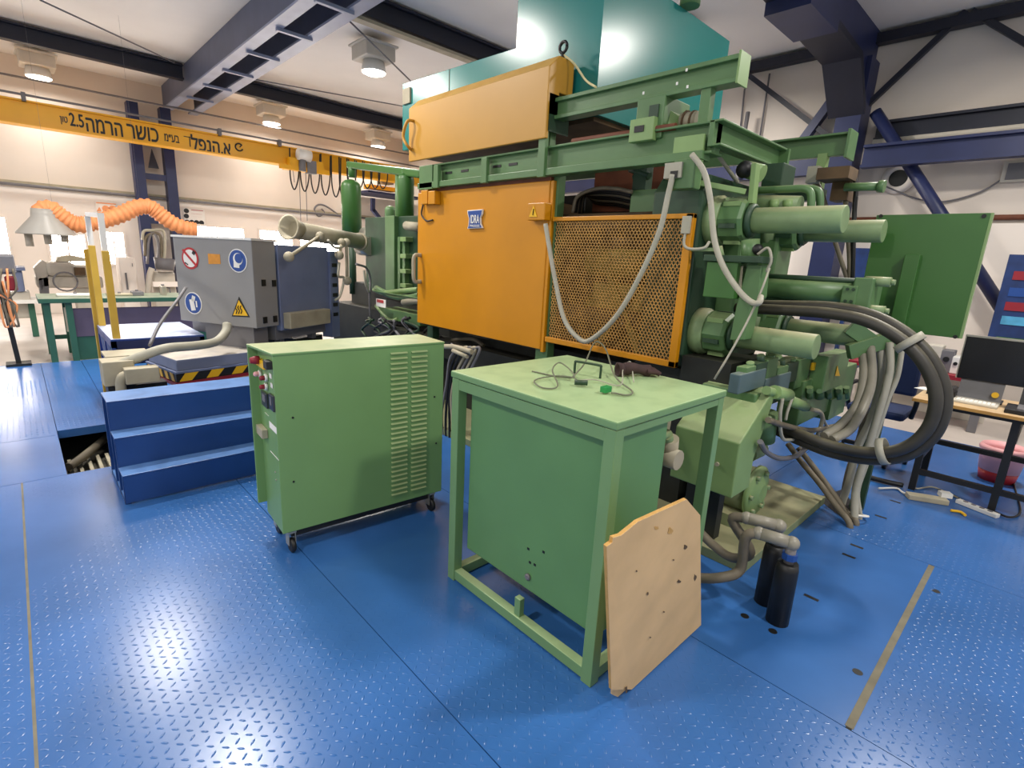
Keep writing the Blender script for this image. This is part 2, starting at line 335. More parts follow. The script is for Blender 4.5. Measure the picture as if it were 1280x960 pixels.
# poster board at the right edge
a=PX(1262,318,8.6); b=PX(1330,455,8.6)
pb=empty('poster_board',(8.6,(a.y+b.y)/2,b.z),'blue poster board with cyan picture strips behind monitor','poster')
obj('board',G().box(8.6,8.64,a.y,b.y,b.z-.2,a.z),M['poster'],pb)
for y_ in (a.y-.08,b.y+.08): obj('stand_leg',G().box(8.605,8.635,y_-.02,y_+.02,0,b.z-.2),M['greyd'],pb)
for t,mm in ((.2,'red'),(.36,'signb'),(.5,'red'),(.64,'postert'),(.85,'pgreen')):
    zz=a.z+(b.z-a.z)*t; obj('printed_strip',G().box(8.59,8.6,a.y-.08,b.y+.05,zz-.05,zz+.05),M[mm],pb)
a=PX(1068,310,8.9); b=PX(1082,395,8.9)
obj('notice_panel',G().box(8.9,8.93,a.y,b.y,b.z,a.z).box(8.93,9.3,a.y-.02,b.y+.02,b.z-.8,b.z-.76).box(8.9,8.96,a.y,a.y-.05,0,b.z).box(8.9,8.96,b.y,b.y+.05,0,b.z),M['poster'],label='narrow blue notice panel on legs beside the hall column',cat='panel')
# ------------------------------------------------------------------ ceiling lamps
def lamp(x,y,lab):
    o=empty('ceiling_lamp',(x,y,4.5),lab,'lamp','ceiling lamps')
    obj('housing',G().box(x-.26,x+.26,y-.26,y+.26,4.66,4.88).box(x-.3,x+.3,y-.3,y+.3,4.86,4.9).box(x-.05,x+.05,y-.05,y+.05,4.9,5.0),M['lampbox'],o,.02)
    obj('reflector',G().lathe((x,y,4.5),(0,0,1),[(.2,0),(.2,.02),(.17,.16)],24),M['white'],o)
    obj('lens',G().lathe((x,y,4.49),(0,0,1),[(.02,-.03),(.12,-.025),(.185,.0),(.185,.01)],24),M['lens'],o)
    l=bpy.data.lights.new('lamp_light','AREA'); l.shape='DISK'; l.size=.4; l.energy=LAMP_W if y<13 else LAMP_W*.32; l.color=(1,.95,.88)
    lo=bpy.data.objects.new('lamp_light',l); COL.objects.link(lo); lo.parent=o; lo.location=(0,0,-.05)
for x,y,lab in ((.78,14.1,'ceiling lamp above the crane beam beside brown ceiling patch'),(4.72,8.6,'large lit ceiling lamp between girder and teal hood'),
  (4.95,14.0,'small lit ceiling lamp above crane lettering end'),(7.9,14.2,'distant lit ceiling lamp above festoon cable loops'),(.95,8.2,'ceiling lamp out over the blue floor plates'),
  (1.2,5.6,'ceiling lamp over the blue steps'),(-2.2,1.5,'ceiling lamp out over the bare floor behind the tank'),(2.2,-1.5,'ceiling lamp over seam strip side of the floor'),(6.2,.2,'ceiling lamp over the desk'),(7.2,4.6,'ceiling lamp behind the machine'),(-2.4,7.5,'ceiling lamp over floor beside the pit opening')):
    lamp(x,y,lab)
for x,y,lab in ((2.0,13.25,'brown square patch in ceiling left of the girder'),(3.98,13.25,'brown square patch in ceiling right of the girder')):
    obj('ceiling_patch',G().box(x-.35,x+.35,y-.3,y+.3,4.88,ZC).box(x-.4,x+.4,y-.35,y+.35,4.97,ZC),M['brownp'],label=lab,cat='patch')
def rod(p,q,zp,zq,lab,r=.012):
    obj('tie_rod',G().cyl(PZ(*p,zp),PZ(*q,zq),r,6),M['greyd'],label=lab,cat='rod')
rod((50,0),(218,78),4.8,4.8,'thin roof tie rod crossing pale ceiling towards the girder')
rod((418,8),(516,104),4.8,4.5,'thin roof tie rod slanting from girder down to teal hood')
obj('tie_rod',G().cyl((3.53,PZ(300,97,4.85).y,4.85),(9.4,PZ(500,118,4.85).y,4.85),.012,6),M['greyd'],label='thin level roof tie rod between girder and teal hood',cat='rod')
# roof conduit
obj('ceiling_conduit',G().cyl((-4,13.9,4.4),(9,13.9,4.4),.02,8),M['greyd'],label='thin conduit running level above the yellow crane beam',cat='conduit')
obj('wall_conduit',G().cyl((-4,14.85,2.58),(9,14.85,2.58),.03,8),M['greyd'],label='long conduit clipped along the ledge of windowed wall',cat='conduit')
# ------------------------------------------------------------------ travelling crane
YC=13.3
cr=empty('bridge_crane',(2,YC,3.5),'yellow bridge crane beam with black hebrew lettering','crane')
zt=PY(0,122,YC).z; zb=PY(0,149,YC).z
g=G().box(-5,9,YC,YC+.03,zb,zt); obj('beam_web',g,M['crane'],cr)
obj('beam_flange',G().box(-5,9,YC-.06,YC+.26,zb-.03,zb),M['crane'],cr); obj('beam_flange',G().box(-5,9,YC-.06,YC+.26,zt,zt+.03),M['crane'],cr)
obj('cable_rail',G().cyl((-5,YC-.1,zt+.1),(9,YC-.1,zt+.1),.02,8),M['greyd'],cr)
for px in (30,275,350): 
    a=PY(px,120+px*.17,YC-.1); obj('rail_bracket',G().box(a.x-.03,a.x+.03,YC-.12,YC+.02,zt,zt+.14),M['greyd'],cr)
def text(body,h,parent,mat,org,ux,uz,ext=.002,name='lettering',wide=None,bold=0):
    c=bpy.data.curves.new('txt','FONT'); c.body=body; c.size=1; c.extrude=.0; c.offset=bold; c.align_x='LEFT'
    o=bpy.data.objects.new('txt',c); COL.objects.link(o); bpy.context.view_layer.update()
    me=bpy.data.meshes.new_from_object(o.evaluated_get(bpy.context.evaluated_depsgraph_get())); bpy.data.objects.remove(o)
    P=np.array([v.co[:2] for v in me.vertices])
    if len(P)==0: return
    P-=P.min(0); sy=h/P[:,1].max(); sx=sy if wide is None else wide/P[:,0].max()
    org=V(org); ux=V(ux); uz=V(uz); nn=ux.cross(uz)*ext; g=G()
    e_=h*.022
    for k_,(ox,oz) in enumerate(((0,0),(e_,0),(-e_,0),(0,e_),(0,-e_))):
        g.add([org+ux*(float(x*sx)+ox)+uz*(float(y*sy)+oz)+nn*(1+.1*k_) for x,y in P],[tuple(p.vertices) for p in me.polygons])
    return obj(name,g,mat,parent)
def ctext(body,x0,x1,ytop,ybot):
    a=PY(x0,ybot,YC-.004); b=PY(x1,ybot,YC-.004); t=PY(x0,ytop,YC-.004)
    text(body,t.z-a.z,cr,M['black'],(a.x,YC-.004,a.z),(1,0,0),(0,0,1),wide=b.x-a.x)
ctext('ןוט',76,85,145,155); ctext('2.5',88,105,141,157)
ctext('המרה',109,153,147,164); ctext('רשוכ',160,198,155,172); ctext('מ״עב',206,224,167,176); ctext('לפנה.א',240,288,168,187)
for tl_,br_ in (((229.5,169.8),(239.5,172.4)),((236.2,170.6),(238.6,183.5))):
    a=PY(*tl_,YC-.006); b=PY(*br_,YC-.006); obj('lettering',G().box(a.x,b.x,YC-.008,YC-.004,b.z,a.z),M['black'],cr)
c=PY(299,184,YC-.01); obj('emblem',G().torus((c.x,YC-.01,c.z),(0,1,0),.075,.016,20,6,.4,5.6).bar((c.x+.01,YC-.01,c.z),(c.x+.06,YC-.01,c.z+.06),.02,.02),M['black'],cr)
# trolley / hoist
h=empty('chain_hoist',PY(395,225,YC-.1),'orange and grey chain hoist trolley hanging on crane beam','hoist')
a=PY(352,190,YC-.2); 
obj('trolley_frame',G().sb(YC-.25,.5,(362,196),(405,216)).sb(YC-.28,.06,(350,210),(412,214)),M['crane'],h)
obj('motor',G().cyl(PY(372,192,YC-.3),PY(388,196,YC-.3),.13,14),M['white'],h)
obj('hook_block',G().cyl(PY(378,200,YC-.3),PY(378,214,YC-.3),.08,12).sb(YC-.3,.15,(384,200),(396,218)),M['greyd'],h)
for px,q in ((366,228),(374,300),(382,300)):
    obj('hoist_chain',G().cyl(PY(px,212,YC-.1),PY(px+2,276 if q>250 else q,YC-.1),.008,6),M['greyd'],h)
for i in range(11):
    px=362+i*13-(max(0,i-4)*3.2); y0=185+(px-362)*.18; d=52 if i<6 else 46-i*1.5
    p=[PY(px,y0,YC-.14),PY(px+1,y0+d*.7,YC-.14),PY(px+6,y0+d,YC-.14),PY(px+11,y0+d*.7,YC-.14),PY(px+12,y0+3,YC-.14)]
    obj('festoon_cable',G().tube(p,.016,6),M['black'],label='black cable loop of the festoon hanging below crane rail',cat='cable',group='festoon cable loops')
# second hoist in the distance
a=PY(455,243,14); h2=empty('jib_hoist',a,'distant orange hoist on short navy wall bracket','hoist')
obj('body',G().sb(13.9,.3,(461,230),(495,240)),M['crane'],h2); obj('rail',G().sb(13.85,1.1,(460,240),(530,247)),M['navy'],h2)
obj('motor',G().sb(13.8,.3,(478,221),(492,231)),M['greyd'],h2)
obj('bracket',G().bar(PY(466,248,14),PY(466,264,14),.1,.1).bar(PY(466,262,14),PY(480,280,14),.1,.1),M['navy'],h2)
# ================================================================== GREEN CABINET ON CASTERS
FL=V((.877,2.645,0)); u=V((.9972,-.0747,0)); vv=V((.0747,.9972,0)); ez=V((0,0,1))
MC=Matrix(((u.x,vv.x,0,FL.x),(u.y,vv.y,0,FL.y),(0,0,1,0),(0,0,0,1)))
CW,CD,CH=.99,.325,1.13
cb=empty('temperature_cabinet',FL+u*.5+vv*.16,'green sheet metal cabinet on casters with louvred side and controls','cabinet')
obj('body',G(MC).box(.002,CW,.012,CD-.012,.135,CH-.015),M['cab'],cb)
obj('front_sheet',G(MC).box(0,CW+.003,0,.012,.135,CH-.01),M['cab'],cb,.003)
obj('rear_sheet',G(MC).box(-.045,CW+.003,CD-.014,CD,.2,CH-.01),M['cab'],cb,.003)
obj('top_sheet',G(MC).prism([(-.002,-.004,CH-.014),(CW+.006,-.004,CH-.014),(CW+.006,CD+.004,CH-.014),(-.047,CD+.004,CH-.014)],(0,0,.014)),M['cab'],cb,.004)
obj('skirt',G(MC).box(.05,CW-.05,.03,CD-.03,.09,.136),M['black'],cb)
# louvres on the long side
fp=FL; fn=-vv
def cl(px,py,off=0):
    q=PP(px,py,FL+fn*off,fn); d=q-FL; return d.dot(u),q.z
ua,za=cl(488,441); ub,zb2=cl(509,441); uc,_=cl(514,441); ud,_=cl(535,441); _,zlo=cl(488,618)
nl=30
base=None
for (p,q) in ((ua,ub),(uc,ud)):
    for i in range(nl):
        z1=za-(za-zlo)*i/(nl-1)
        if base is None:
            g=G(MC).add([(0,0,.0),(ub-ua,0,.0),(ub-ua,-.011,-.007),(0,-.011,-.007),(0,-.011,-.011),(ub-ua,-.011,-.011),(ub-ua,.0,-.011),(0,.0,-.011)],[(0,1,2,3),(3,2,5,4),(0,3,4,7),(1,6,5,2),(4,5,6,7)])
            base=obj('louvre',g,M['lgreen'],cb); b0=base; sh=u*p+ez*z1
            base.location=base.location+sh; first=sh
        else: piece(b0,u*p+ez*z1-first,cb)
for px,py in ((366,522),(367,602),(543,496),(545,554)):
    a,z=cl(px,py); c=FL+u*a+ez*z; obj('screw',G().cyl(c-vv*.003,c+vv*.002,.006,8),M['black'],cb)
# control panel (short side, facing -u)
def cp(px,py,off=.0):
    q=PP(px,py,FL+u*off,u); d=q-FL; return d.dot(vv),q.z
def cpbox(name,tl,br,d,mat,par=cb):
    a=cp(*tl); b=cp(*br); return obj(name,G(MC).box(.001-d,.001,min(a[0],b[0]),max(a[0],b[0]),min(a[1],b[1]),max(a[1],b[1])),M[mat],par,.002)
sw=cpbox('main_switch',(324,446),(334,462),.02,'signy'); a=cp(327,449); c=FL-u*.015+vv*(a[0]-.012)+ez*a[1]
obj('switch_knob',G().lathe(c,-u,[(.022,0),(.022,.02),(.015,.045)],14),M['red'],sw)
cpbox('circuit_breaker',(336,449),(341,462),.03,'black')
for px,py,mt,r in ((326.5,467,'pink',.017),(334,472,'red',.016),(334,483,'red',.016)):
    a=cp(px,py); c=FL+vv*a[0]+ez*a[1]
    k=obj('push_button',G().lathe(c,-u,[(.02,0),(.02,.012),(.017,.014)],14),M['white'],cb); obj('button_cap',G().lathe(c-u*.012,-u,[(r*.8,0),(r*.8,.02),(r*.5,.026)],12),M[mt],k)
for a_ in ((338,470),(339.5,482)): cpbox('legend_plate',(a_[0]-1.5,a_[1]-4),(a_[0]+1.5,a_[1]+4),.002,'white')
for tl,br in (((328.5,487),(336.5,511)),((338,491),(344.5,515))):
    k=cpbox('temperature_controller',tl,br,.012,'meter'); 
    a=cp(tl[0]+2,tl[1]+4); b=cp(br[0]-2,br[1]-8); obj('display',G(MC).box(-.0135,-.011,min(a[0],b[0]),max(a[0],b[0]),min(a[1],b[1]),max(a[1],b[1])),M['greyd'],k)
cpbox('label',(331,515.5),(336,520),.002,'paper'); cpbox('label',(336.5,526),(346,543),.002,'paper'); cpbox('label',(338,564),(348.5,575),.002,'paper')
cpbox('socket',(326.5,529),(335,548),.03,'beige')
for px,py in ((345,600),(344,590)):
    a=cp(px,py); c=FL+u*.002+vv*a[0]+ez*a[1]; obj('screw',G().cyl(c,c-u*.004,.006,8),M['chrome'],cb)
def caster(uu,v2):
    c=FL+u*uu+vv*v2
    k=obj('caster',G().box(c.x-.022,c.x+.022,c.y-.028,c.y+.028,.118,.13).box(c.x-.02,c.x-.016,c.y-.022,c.y+.022,.045,.12).box(c.x+.016,c.x+.02,c.y-.022,c.y+.022,.045,.12).cyl((c.x,c.y,.118),(c.x,c.y,.136),.015,10),M['chrome'],cb)
    obj('wheel',G().lathe((c.x-.013,c.y-.012,.042),(1,0,0),[(.034,0),(.042,.005),(.042,.021),(.034,.026)],20),M['black'],k)
for uu,v2 in ((.05,.04),(.05,CD-.04),(CW-.06,.04),(CW-.06,CD-.04)): caster(uu,v2)
# ================================================================== GREEN TANK STAND
tx0,tx1,ty0,ty1,tz=1.462,2.295,.987,1.942,1.114
tk=empty('tank_stand',((tx0+tx1)/2,(ty0+ty1)/2,0),'pale green welded stand holding a tank under flat lid','tank')
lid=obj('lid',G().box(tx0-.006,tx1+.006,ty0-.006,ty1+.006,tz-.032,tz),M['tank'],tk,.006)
obj('lid_rim',G().box(tx0+.01,tx1-.01,ty0+.01,ty1-.01,tz-.05,tz-.03),M['tank'],tk)
L=.052
for x in (tx0,tx1-L):
    for y in (ty0,ty1-L): obj('leg',G().box(x,x+L,y,y+L,0,tz-.034),M['tank'],tk,.003)
for z in (tz-.085,):
    obj('top_rail',G().box(tx0+.002,tx0+.03,ty0+L,ty1-L,z,tz-.036),M['tank'],tk); obj('top_rail',G().box(tx0+L,tx1-L,ty0+.002,ty0+.03,z+.02,tz-.036),M['tank'],tk)
rz=PX(568,714,tx0).z
obj('lower_rail',G().box(tx0+.004,tx0+.05,ty0+L,ty1-L,rz-.05,rz),M['tank'],tk,.003); obj('lower_rail',G().box(tx1-.05,tx1-.004,ty0+L,ty1-L,rz-.05,rz),M['tank'],tk)
obj('lower_rail',G().box(tx0+L,tx1-L,ty1-.05,ty1-.004,rz-.05,rz),M['tank'],tk); obj('lower_rail',G().box(tx0+L,tx1-L,ty0+.006,ty0+.05,rz-.05,rz),M['tank'],tk)
bz=PX(733,787,tx0+.06).z+.01; bx=PY(836,520,ty0+.03).x
tb=obj('tank_body',G().box(tx0+.045,bx,ty0+.028,PX(589,600,tx0+.06).y,bz,tz-.06),M['tankd'],tk,.006)
obj('tank_shelf',G().box(bx-.02,tx1-.06,ty0+.3,ty1-.1,.35,.4),M['tankd'],tk)
b1=PX(651,735,tx0+.03); obj('support_lug',G().box(tx0+.012,tx0+.042,b1.y-.018,b1.y+.018,rz,rz+.09),M['tank'],tk,.003)
for px,py,r in ((660,721,.016),):
    c=PX(px,py,tx0+.043); obj('drain_plug',G().lathe((tx0+.045,c.y,c.z),(-1,0,0),[(r,0),(r,.008),(r*.6,.012)],14),M['greyd'],tb)
for px,py in ((660,686),(679,690),(662,703),(668,706)):
    c=PX(px,py,tx0+.043); obj('paint_chip',G().box(tx0+.0435,tx0+.046,c.y-.007,c.y+.006,c.z-.006,c.z+.005),M['black'],tb)
h0=PZ(718,467,tz); h1=PZ(750,473,tz)
obj('handle',G().tube([h0,h0+ez*.005,h0+ez*.055,h0+(h1-h0)*.08+ez*.062,h1-(h1-h0)*.08+ez*.062,h1+ez*.055,h1+ez*.005,h1],.006,8,sub=3),M['dgreen'],lid)
c=PY(826,553,ty0+.028); obj('outlet_pipe',G().cyl((bx-.02,c.y+.04,c.z),(bx+.09,c.y+.04,c.z),.018,12).cyl((bx+.07,c.y+.04,c.z),(bx+.13,c.y+.06,c.z-.05),.026,12),M['bar'],tk)
obj('outlet_valve',G().cyl((bx+.12,c.y+.05,c.z-.03),(bx+.15,c.y+.06,c.z-.13),.04,14).cyl((bx+.13,c.y+.0,c.z-.12),(bx+.13,c.y+.12,c.z-.12),.045,12),M['beige'],tk)
# things on the lid
def zp(px,py,h=0): q=PZ(px,py,tz+.004); return q+ez*h
obj('thermocouple_lead',G().tube([zp(665,464),zp(700,472,.003),zp(718,475,.02),zp(700,462,.035),zp(690,470,.03),zp(697,484,.005),zp(680,486,.003),zp(668,479,.003),zp(673,475,.006),zp(695,473,.012),zp(716,476,.015),zp(722,478,.006)],.0035,6),M['wire'],label='stiff looped grey wire lying on the tank lid',cat='wire')
obj('power_lead',G().tube([zp(716,475,.016),zp(730,464,.04),zp(742,446,.085),zp(755,452,.075),zp(768,475,.02),zp(790,490,.004),zp(783,495,.004),zp(770,493,.004),zp(764,493,.006)],.004,6),M['wire'],label='grey lead arching over the lid to a green plug',cat='wire')
obj('signal_lead',G().tube([zp(722,478,.01),zp(745,477,.008),zp(775,484,.008),zp(778,470,.035),zp(787,463,.045),zp(792,480,.008)],.003,6),M['hose'],label='pale lead looping beside the dark glove',cat='wire')
q=zp(757,491); pg=obj('green_connector',G().bc(q+ez*.016,.045,.03,.026),M['plug'],bevel=.003,label='bright green connector on the tank lid',cat='connector')
obj('pin',G().bc(q+V((.028,-.004,.014)),.016,.006,.004).bc(q+V((.028,.006,.014)),.016,.006,.004),M['chrome'],pg)
q=zp(726,482); obj('inline_plug',G().cyl(q+V((-.02,.02,.014)),q+V((.02,-.02,.014)),.012,10),M['dgreen'],label='small round dark green inline plug on the lid',cat='connector')
q0=zp(778,469); q1=zp(812,469)
gl=empty('work_glove',(q0+q1)/2,'crumpled dark brown glove on the tank lid','glove')
d=(q1-q0)
obj('palm',G().tube([q0+ez*.028,q0+d*.25+ez*.034,q0+d*.6+ez*.03,q0+d*.95+ez*.022],.032,12,rfun=lambda t:.9+.15*math.sin(t*7)),M['glove'],gl)
obj('cuff',G().lathe(q0+ez*.028,-d,[(.026,-.01),(.034,.012),(.036,.03),(.026,.028),(.02,.0)],14),M['glove'],gl)
for i in range(4): obj('finger',G().tube([q0+d*.85+V((0,.0,.024))+V((.014*i-.02,.014*i-.02,0)),q0+d*1.15+V((.016*i-.02,.018*i-.03,.02)),q0+d*1.3+V((.016*i-.03,.02*i-.03,.012))],.012,8),M['glove'],gl)
# ================================================================== PLYWOOD BOARD
bp=V((1.5,.868,0)); bn=V((0,-1,-.135)).normalized()
def board(name,pts,t,off,lab):
    P=[PP(x,y,bp-bn*off,bn) for x,y in pts]
    lo=min(p.z for p in P); P=[p if p.z>.004 else V((p.x,p.y,.004)) for p in P]
    return P
P=board('',[(758,683),(765,678),(766,672),(776,669),(797,652),(858,624),(875,644),(876,781),(867,805),(788,873),(764,862)],.012,0,'')
bo=empty('plywood_board',(1.75,.87,0),'tan plywood board with clipped corners leaning on the tank stand','board')
obj('sheet',G().prism(P,-bn*.011),M['plye'],bo)
obj('face_veneer',G().prism([p+bn*.0015 for p in P],-bn*.0013),M['ply'],bo)
for px,py,a,b in ((821,660,3,2),(838,664,3,4),(857,684,2,3),(849,727,2,2),(869,722,1.5,4),(783,862,1.5,4),(796,714,1,1),(813,797,1,1),(810,742,1,2),(842,700,1,1),(830,765,1,1)):
    obj('stain',G().prism([PP(px+a*(1+.35*math.sin(k*2.3+px))*math.cos(k*math.pi/6),py+b*(1+.3*math.cos(k*1.7+py))*math.sin(k*math.pi/6),bp+bn*.0022,bn) for k in range(12)],-bn*.0005),M['plye'] if a>2.5 else M['grime'],bo)
P2=[PP(x,y,bp-bn*.018,bn) for x,y in [(762,690),(860,632),(872,650),(870,790),(772,874),(765,868)]]
P2=[p if p.z>.003 else V((p.x,p.y,.003)) for p in P2]
obj('plywood_offcut',G().prism(P2,-bn*.006),M['ply'],label='second thin plywood sheet tucked behind the clipped board',cat='board')
# ================================================================== BLUE STEPS
sx0,sx1=.325,1.36; ys=(3.82,3.99,4.17); yb=4.46
st=empty('step_unit',((sx0+sx1)/2,4.1,0),'blue painted steel steps of three treads beside the green cabinet','steps')
for i in range(3):
    z=.2*(i+1); y1=ys[i+1]+.0 if i<2 else yb
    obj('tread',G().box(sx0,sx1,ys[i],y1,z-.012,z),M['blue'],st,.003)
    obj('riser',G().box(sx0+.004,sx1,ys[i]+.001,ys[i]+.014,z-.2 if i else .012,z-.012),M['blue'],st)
for x in (sx0+.0,sx1-.03):
    for i in range(3):
        obj('side_post',G().box(x,x+.03,ys[i]+.014,ys[i]+.045,0.0,.2*(i+1)-.012),M['blue'],st)
    obj('side_rail',G().box(x,x+.03,ys[0]+.02,yb,0,.035),M['blue'],st); obj('side_post',G().box(x,x+.03,yb-.03,yb,0,.588),M['blue'],st)
# ================================================================== SCISSOR LIFT TABLE
LO=V((.887,5.067,0)); la=math.radians(10.9)
ML=Matrix.Translation(LO)@Matrix.Rotation(la,4,'Z')
lt=empty('lift_table',ML@V((.6,.45,0)),'grey lift table with yellow black hazard edge and red trim','lift table')
obj('table_top',G(ML).box(.02,.99,.02,.61,.56,.66),M['lift'],lt,.008)
obj('top_plate',G(ML).box(-.005,1.0,-.005,.62,.545,.562),M['furn'],lt)
obj('apron',G(ML).box(0,1.0,0,.615,.47,.545),M['black'],lt)
for i in range(4):
    x=.02+i*.22; obj('hazard_stripe',G(ML).prism([(x,-.002,.475),(x+.1,-.002,.475),(x+.16,-.002,.543),(x+.05,-.002,.543)][::-1],(0,-.0015,0)),M['signy'],lt)
for i in range(5):
    y=.03+i*.115; obj('hazard_stripe',G(ML).prism([(-.002,y,.475),(-.002,y+.055,.475),(-.002,y+.09,.543),(-.002,y+.03,.543)],(-.0015,0,0)),M['signy'],lt)
obj('red_trim',G(ML).box(-.012,1.0,-.012,.62,.44,.47),M['red'],lt)
obj('base_frame',G(ML).box(0.0,1.0,.0,.61,0,.1),M['furn'],lt)
for y in (.08,.5):
    obj('scissor_arm',G(ML).bar((.05,y,.09),(.95,y,.44),.04,.06).bar((.05,y+.05,.44),(.95,y+.05,.09),.04,.06),M['furn'],lt)
obj('lower_skirt',G(ML).box(-.02,1.0,-.02,.0,.36,.44),M['beige'],lt)
# junction boxes beside the lift and conduit
jb=empty('junction_box',PZ(160,470,.3),'cream junction boxes with conduit elbow beside the lift','junction box')
def eb(name,c,sx,sy,sz,mat='beige'): return obj(name,G().bc(c,sx,sy,sz),M[mat],jb,.008)
c1=PY(147,464,4.95); eb('large_box',c1,.2,.2,.19)
c2=PY(177,468,4.8); eb('small_box',c2,.22,.12,.12)
obj('elbow',G().tube([c1+V((.06,-.15,.0)),c1+V((.0,-.16,-.03)),c1+V((-.01,-.15,-.2))],.035,10),M['beige'],jb)
obj('stand',G().box(c1.x-.08,c1.x+.3,4.85,5.0,0,c1.z-.1),M['black'],jb)
obj('tray',G().bc(c1+V((.1,.3,.08)),.3,.3,.02),M['beige'],jb)
obj('flexible_conduit',G().tube([c1+V((.02,-.05,.06)),PY(165,450,4.9),PY(205,436,4.9),PY(245,432,5.0),PY(270,427,5.1),PY(282,415,5.2),PY(284,405,5.25)],.038,12),M['hose'],label='thick grey flexible conduit from the junction box to grey enclosure',cat='conduit')
obj('control_cable',G().tube([PY(187,432,5.2),PY(200,405,5.4),PY(222,375,5.6),PY(232,360,5.8)],.014,8),M['greyd'],label='thin grey cable rising behind the signed enclosure',cat='cable')
# ================================================================== BLUE PLATFORM WITH YELLOW POSTS
pf=empty('access_platform',(.9,6.3,0),'blue steel access platform with white glare on its top','platform')
px0,px1,py0,py1,pz=.55,1.3,5.85,6.9,.75
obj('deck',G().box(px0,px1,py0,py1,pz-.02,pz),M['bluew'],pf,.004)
obj('front_plate',G().box(px0+.03,px1,py0+.0,py0+.012,pz-.24,pz-.02),M['navy'],pf)
for x,y in ((px0,py0),(px0,py1-.04),(px1-.04,py0),(px1-.04,py1-.04),(px0,(py0+py1)/2)):
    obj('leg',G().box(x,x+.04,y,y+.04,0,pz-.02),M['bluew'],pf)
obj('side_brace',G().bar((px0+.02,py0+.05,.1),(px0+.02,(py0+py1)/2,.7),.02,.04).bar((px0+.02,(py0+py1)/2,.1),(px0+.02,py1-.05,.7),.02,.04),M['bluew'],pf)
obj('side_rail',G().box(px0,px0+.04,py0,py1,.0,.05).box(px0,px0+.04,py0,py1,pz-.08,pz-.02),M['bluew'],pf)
def post(x,y,z0,z1,lab,head=True):
    o=empty('guard_post',(x,y,z0),lab,'post')
    obj('tube',G().box(x-.028,x+.028,y-.028,y+.028,z0,z1),M['yellowp'],o,.004)
    if head: obj('sleeve',G().box(x-.022,x+.022,y-.022,y+.022,z1,z1+.28),M['white'],o)
post(.6,5.91,.75,1.53,'yellow guard post at front corner of access platform')
post(.59,6.84,.75,1.56,'middle yellow guard post on access platform'); post(.56,6.96,0,1.52,'rear yellow guard post standing close behind the access platform',False)
obj('guard_rail',G().prism([(.575,5.89,1.81),(.575,6.86,1.84),(.575,6.86,1.88),(.575,5.89,1.85)],(.05,0,0)),M['white'],label='white top rail joining two yellow guard posts',cat='rail')
# ================================================================== SIGNED ELECTRICAL ENCLOSURE
EB=V((1.6,5.2,0)); ew=V((-.481,.877,0)); ed=V((.877,.481,0))   # ew along the signed face, ed along the depth
ME=Matrix(((ew.x,ed.x,0,EB.x),(ew.y,ed.y,0,EB.y),(0,0,1,0),(0,0,0,1)))
en=empty('electrical_enclosure',EB+ew*.47+ed*.14+ez*.66,'grey electrical enclosure with safety signs on furnace','enclosure')
obj('box',G(ME).box(0,.945,0,.29,.88,1.69),M['grey'],en,.006)
obj('lid_edge',G(ME).box(-.01,.955,-.012,.3,1.685,1.705),M['white'],en)
obj('mounting_leg',G(ME).box(.1,.7,.06,.24,.66,.88),M['greyd'],en)
def ep(px,py,off=.0):
    q=PP(px,py,EB-ed*off,ed); d=q-EB; return q
def disc(px,py,r,mat,off,par,name='sign',n=28):
    c=ep(px,py); return obj(name,G().lathe(c,-ed,[(r,off-.003),(r,off)],n),M[mat],par)
S=.082
k=disc(238,323,.103,'signr',.004,en,'sign'); disc(238,323,.083,'white',.006,k,'sign_face')
def ebar(a,b,w,mat,par,name): obj(name,G().bar(ep(*a)-ed*.008,ep(*b)-ed*.008,w,.002,up=tuple(ed)),M[mat],par)
ebar((229,312),(247,333),.022,'signr',k,'prohibition_bar'); 
c=ep(242,318)-ed*.007; obj('match_symbol',G().bar(c,c-ew*.0+ez*.03-ew*.02,.035,.002,up=tuple(ed)),M['black'],k); ebar((232,328),(236,331),.012,'black',k,'flame_symbol')
def bsign(px,py):
    k=disc(px,py,.108,'white',.004,en); disc(px,py,.098,'signb',.006,k,'sign_face'); return k
k=bsign(297.5,326); disc(298,324,.055,'white',.008,k,'head_symbol'); disc(299,323,.044,'signb',.01,k,'visor_symbol'); ebar((293,330),(300,331),.06,'white',k,'shield_symbol')
k=bsign(242,379); ebar((240,374),(243,388),.055,'white',k,'glove_symbol'); ebar((243,370),(242,376),.04,'white',k,'cuff_symbol'); ebar((246,376),(247,384),.016,'white',k,'thumb_symbol')
k=obj('warning_triangle',G().prism([ep(299,371)-ed*.004,ep(312.5,396.5)-ed*.004,ep(290,395.5)-ed*.004],ed*.003),M['black'],en)
obj('triangle_face',G().prism([ep(299,375)-ed*.006,ep(310.5,394.7)-ed*.006,ep(291.8,394)-ed*.006],ed*.001),M['signy'],k)
for dx in (-3,0,3): obj('heat_symbol',G().tube([ep(299+dx,392)-ed*.008,ep(300+dx,388)-ed*.008,ep(298+dx,385)-ed*.008,ep(299+dx,382)-ed*.008],.005,5),M['black'],k)
q0=ep(260,317);q1=ep(276,330); obj('sticker',G().prism([ep(260,317)-ed*.003,ep(275,318)-ed*.003,ep(276,330)-ed*.003,ep(261,330)-ed*.003],ed*.002),M['signo'],en)
for px,py in ((329,353.5),(342,354),(331,400),(343.5,398.5)):
    q=PP(px,py,EB,ew); obj('hinge',G().bar(q,q-ew*.012,.045,.06),M['black'],en)
obj('cable_gland',G().cyl(ep(283,410)+ed*.1,ep(283,400)+ed*.1,.05,12),M['greyd'],en)
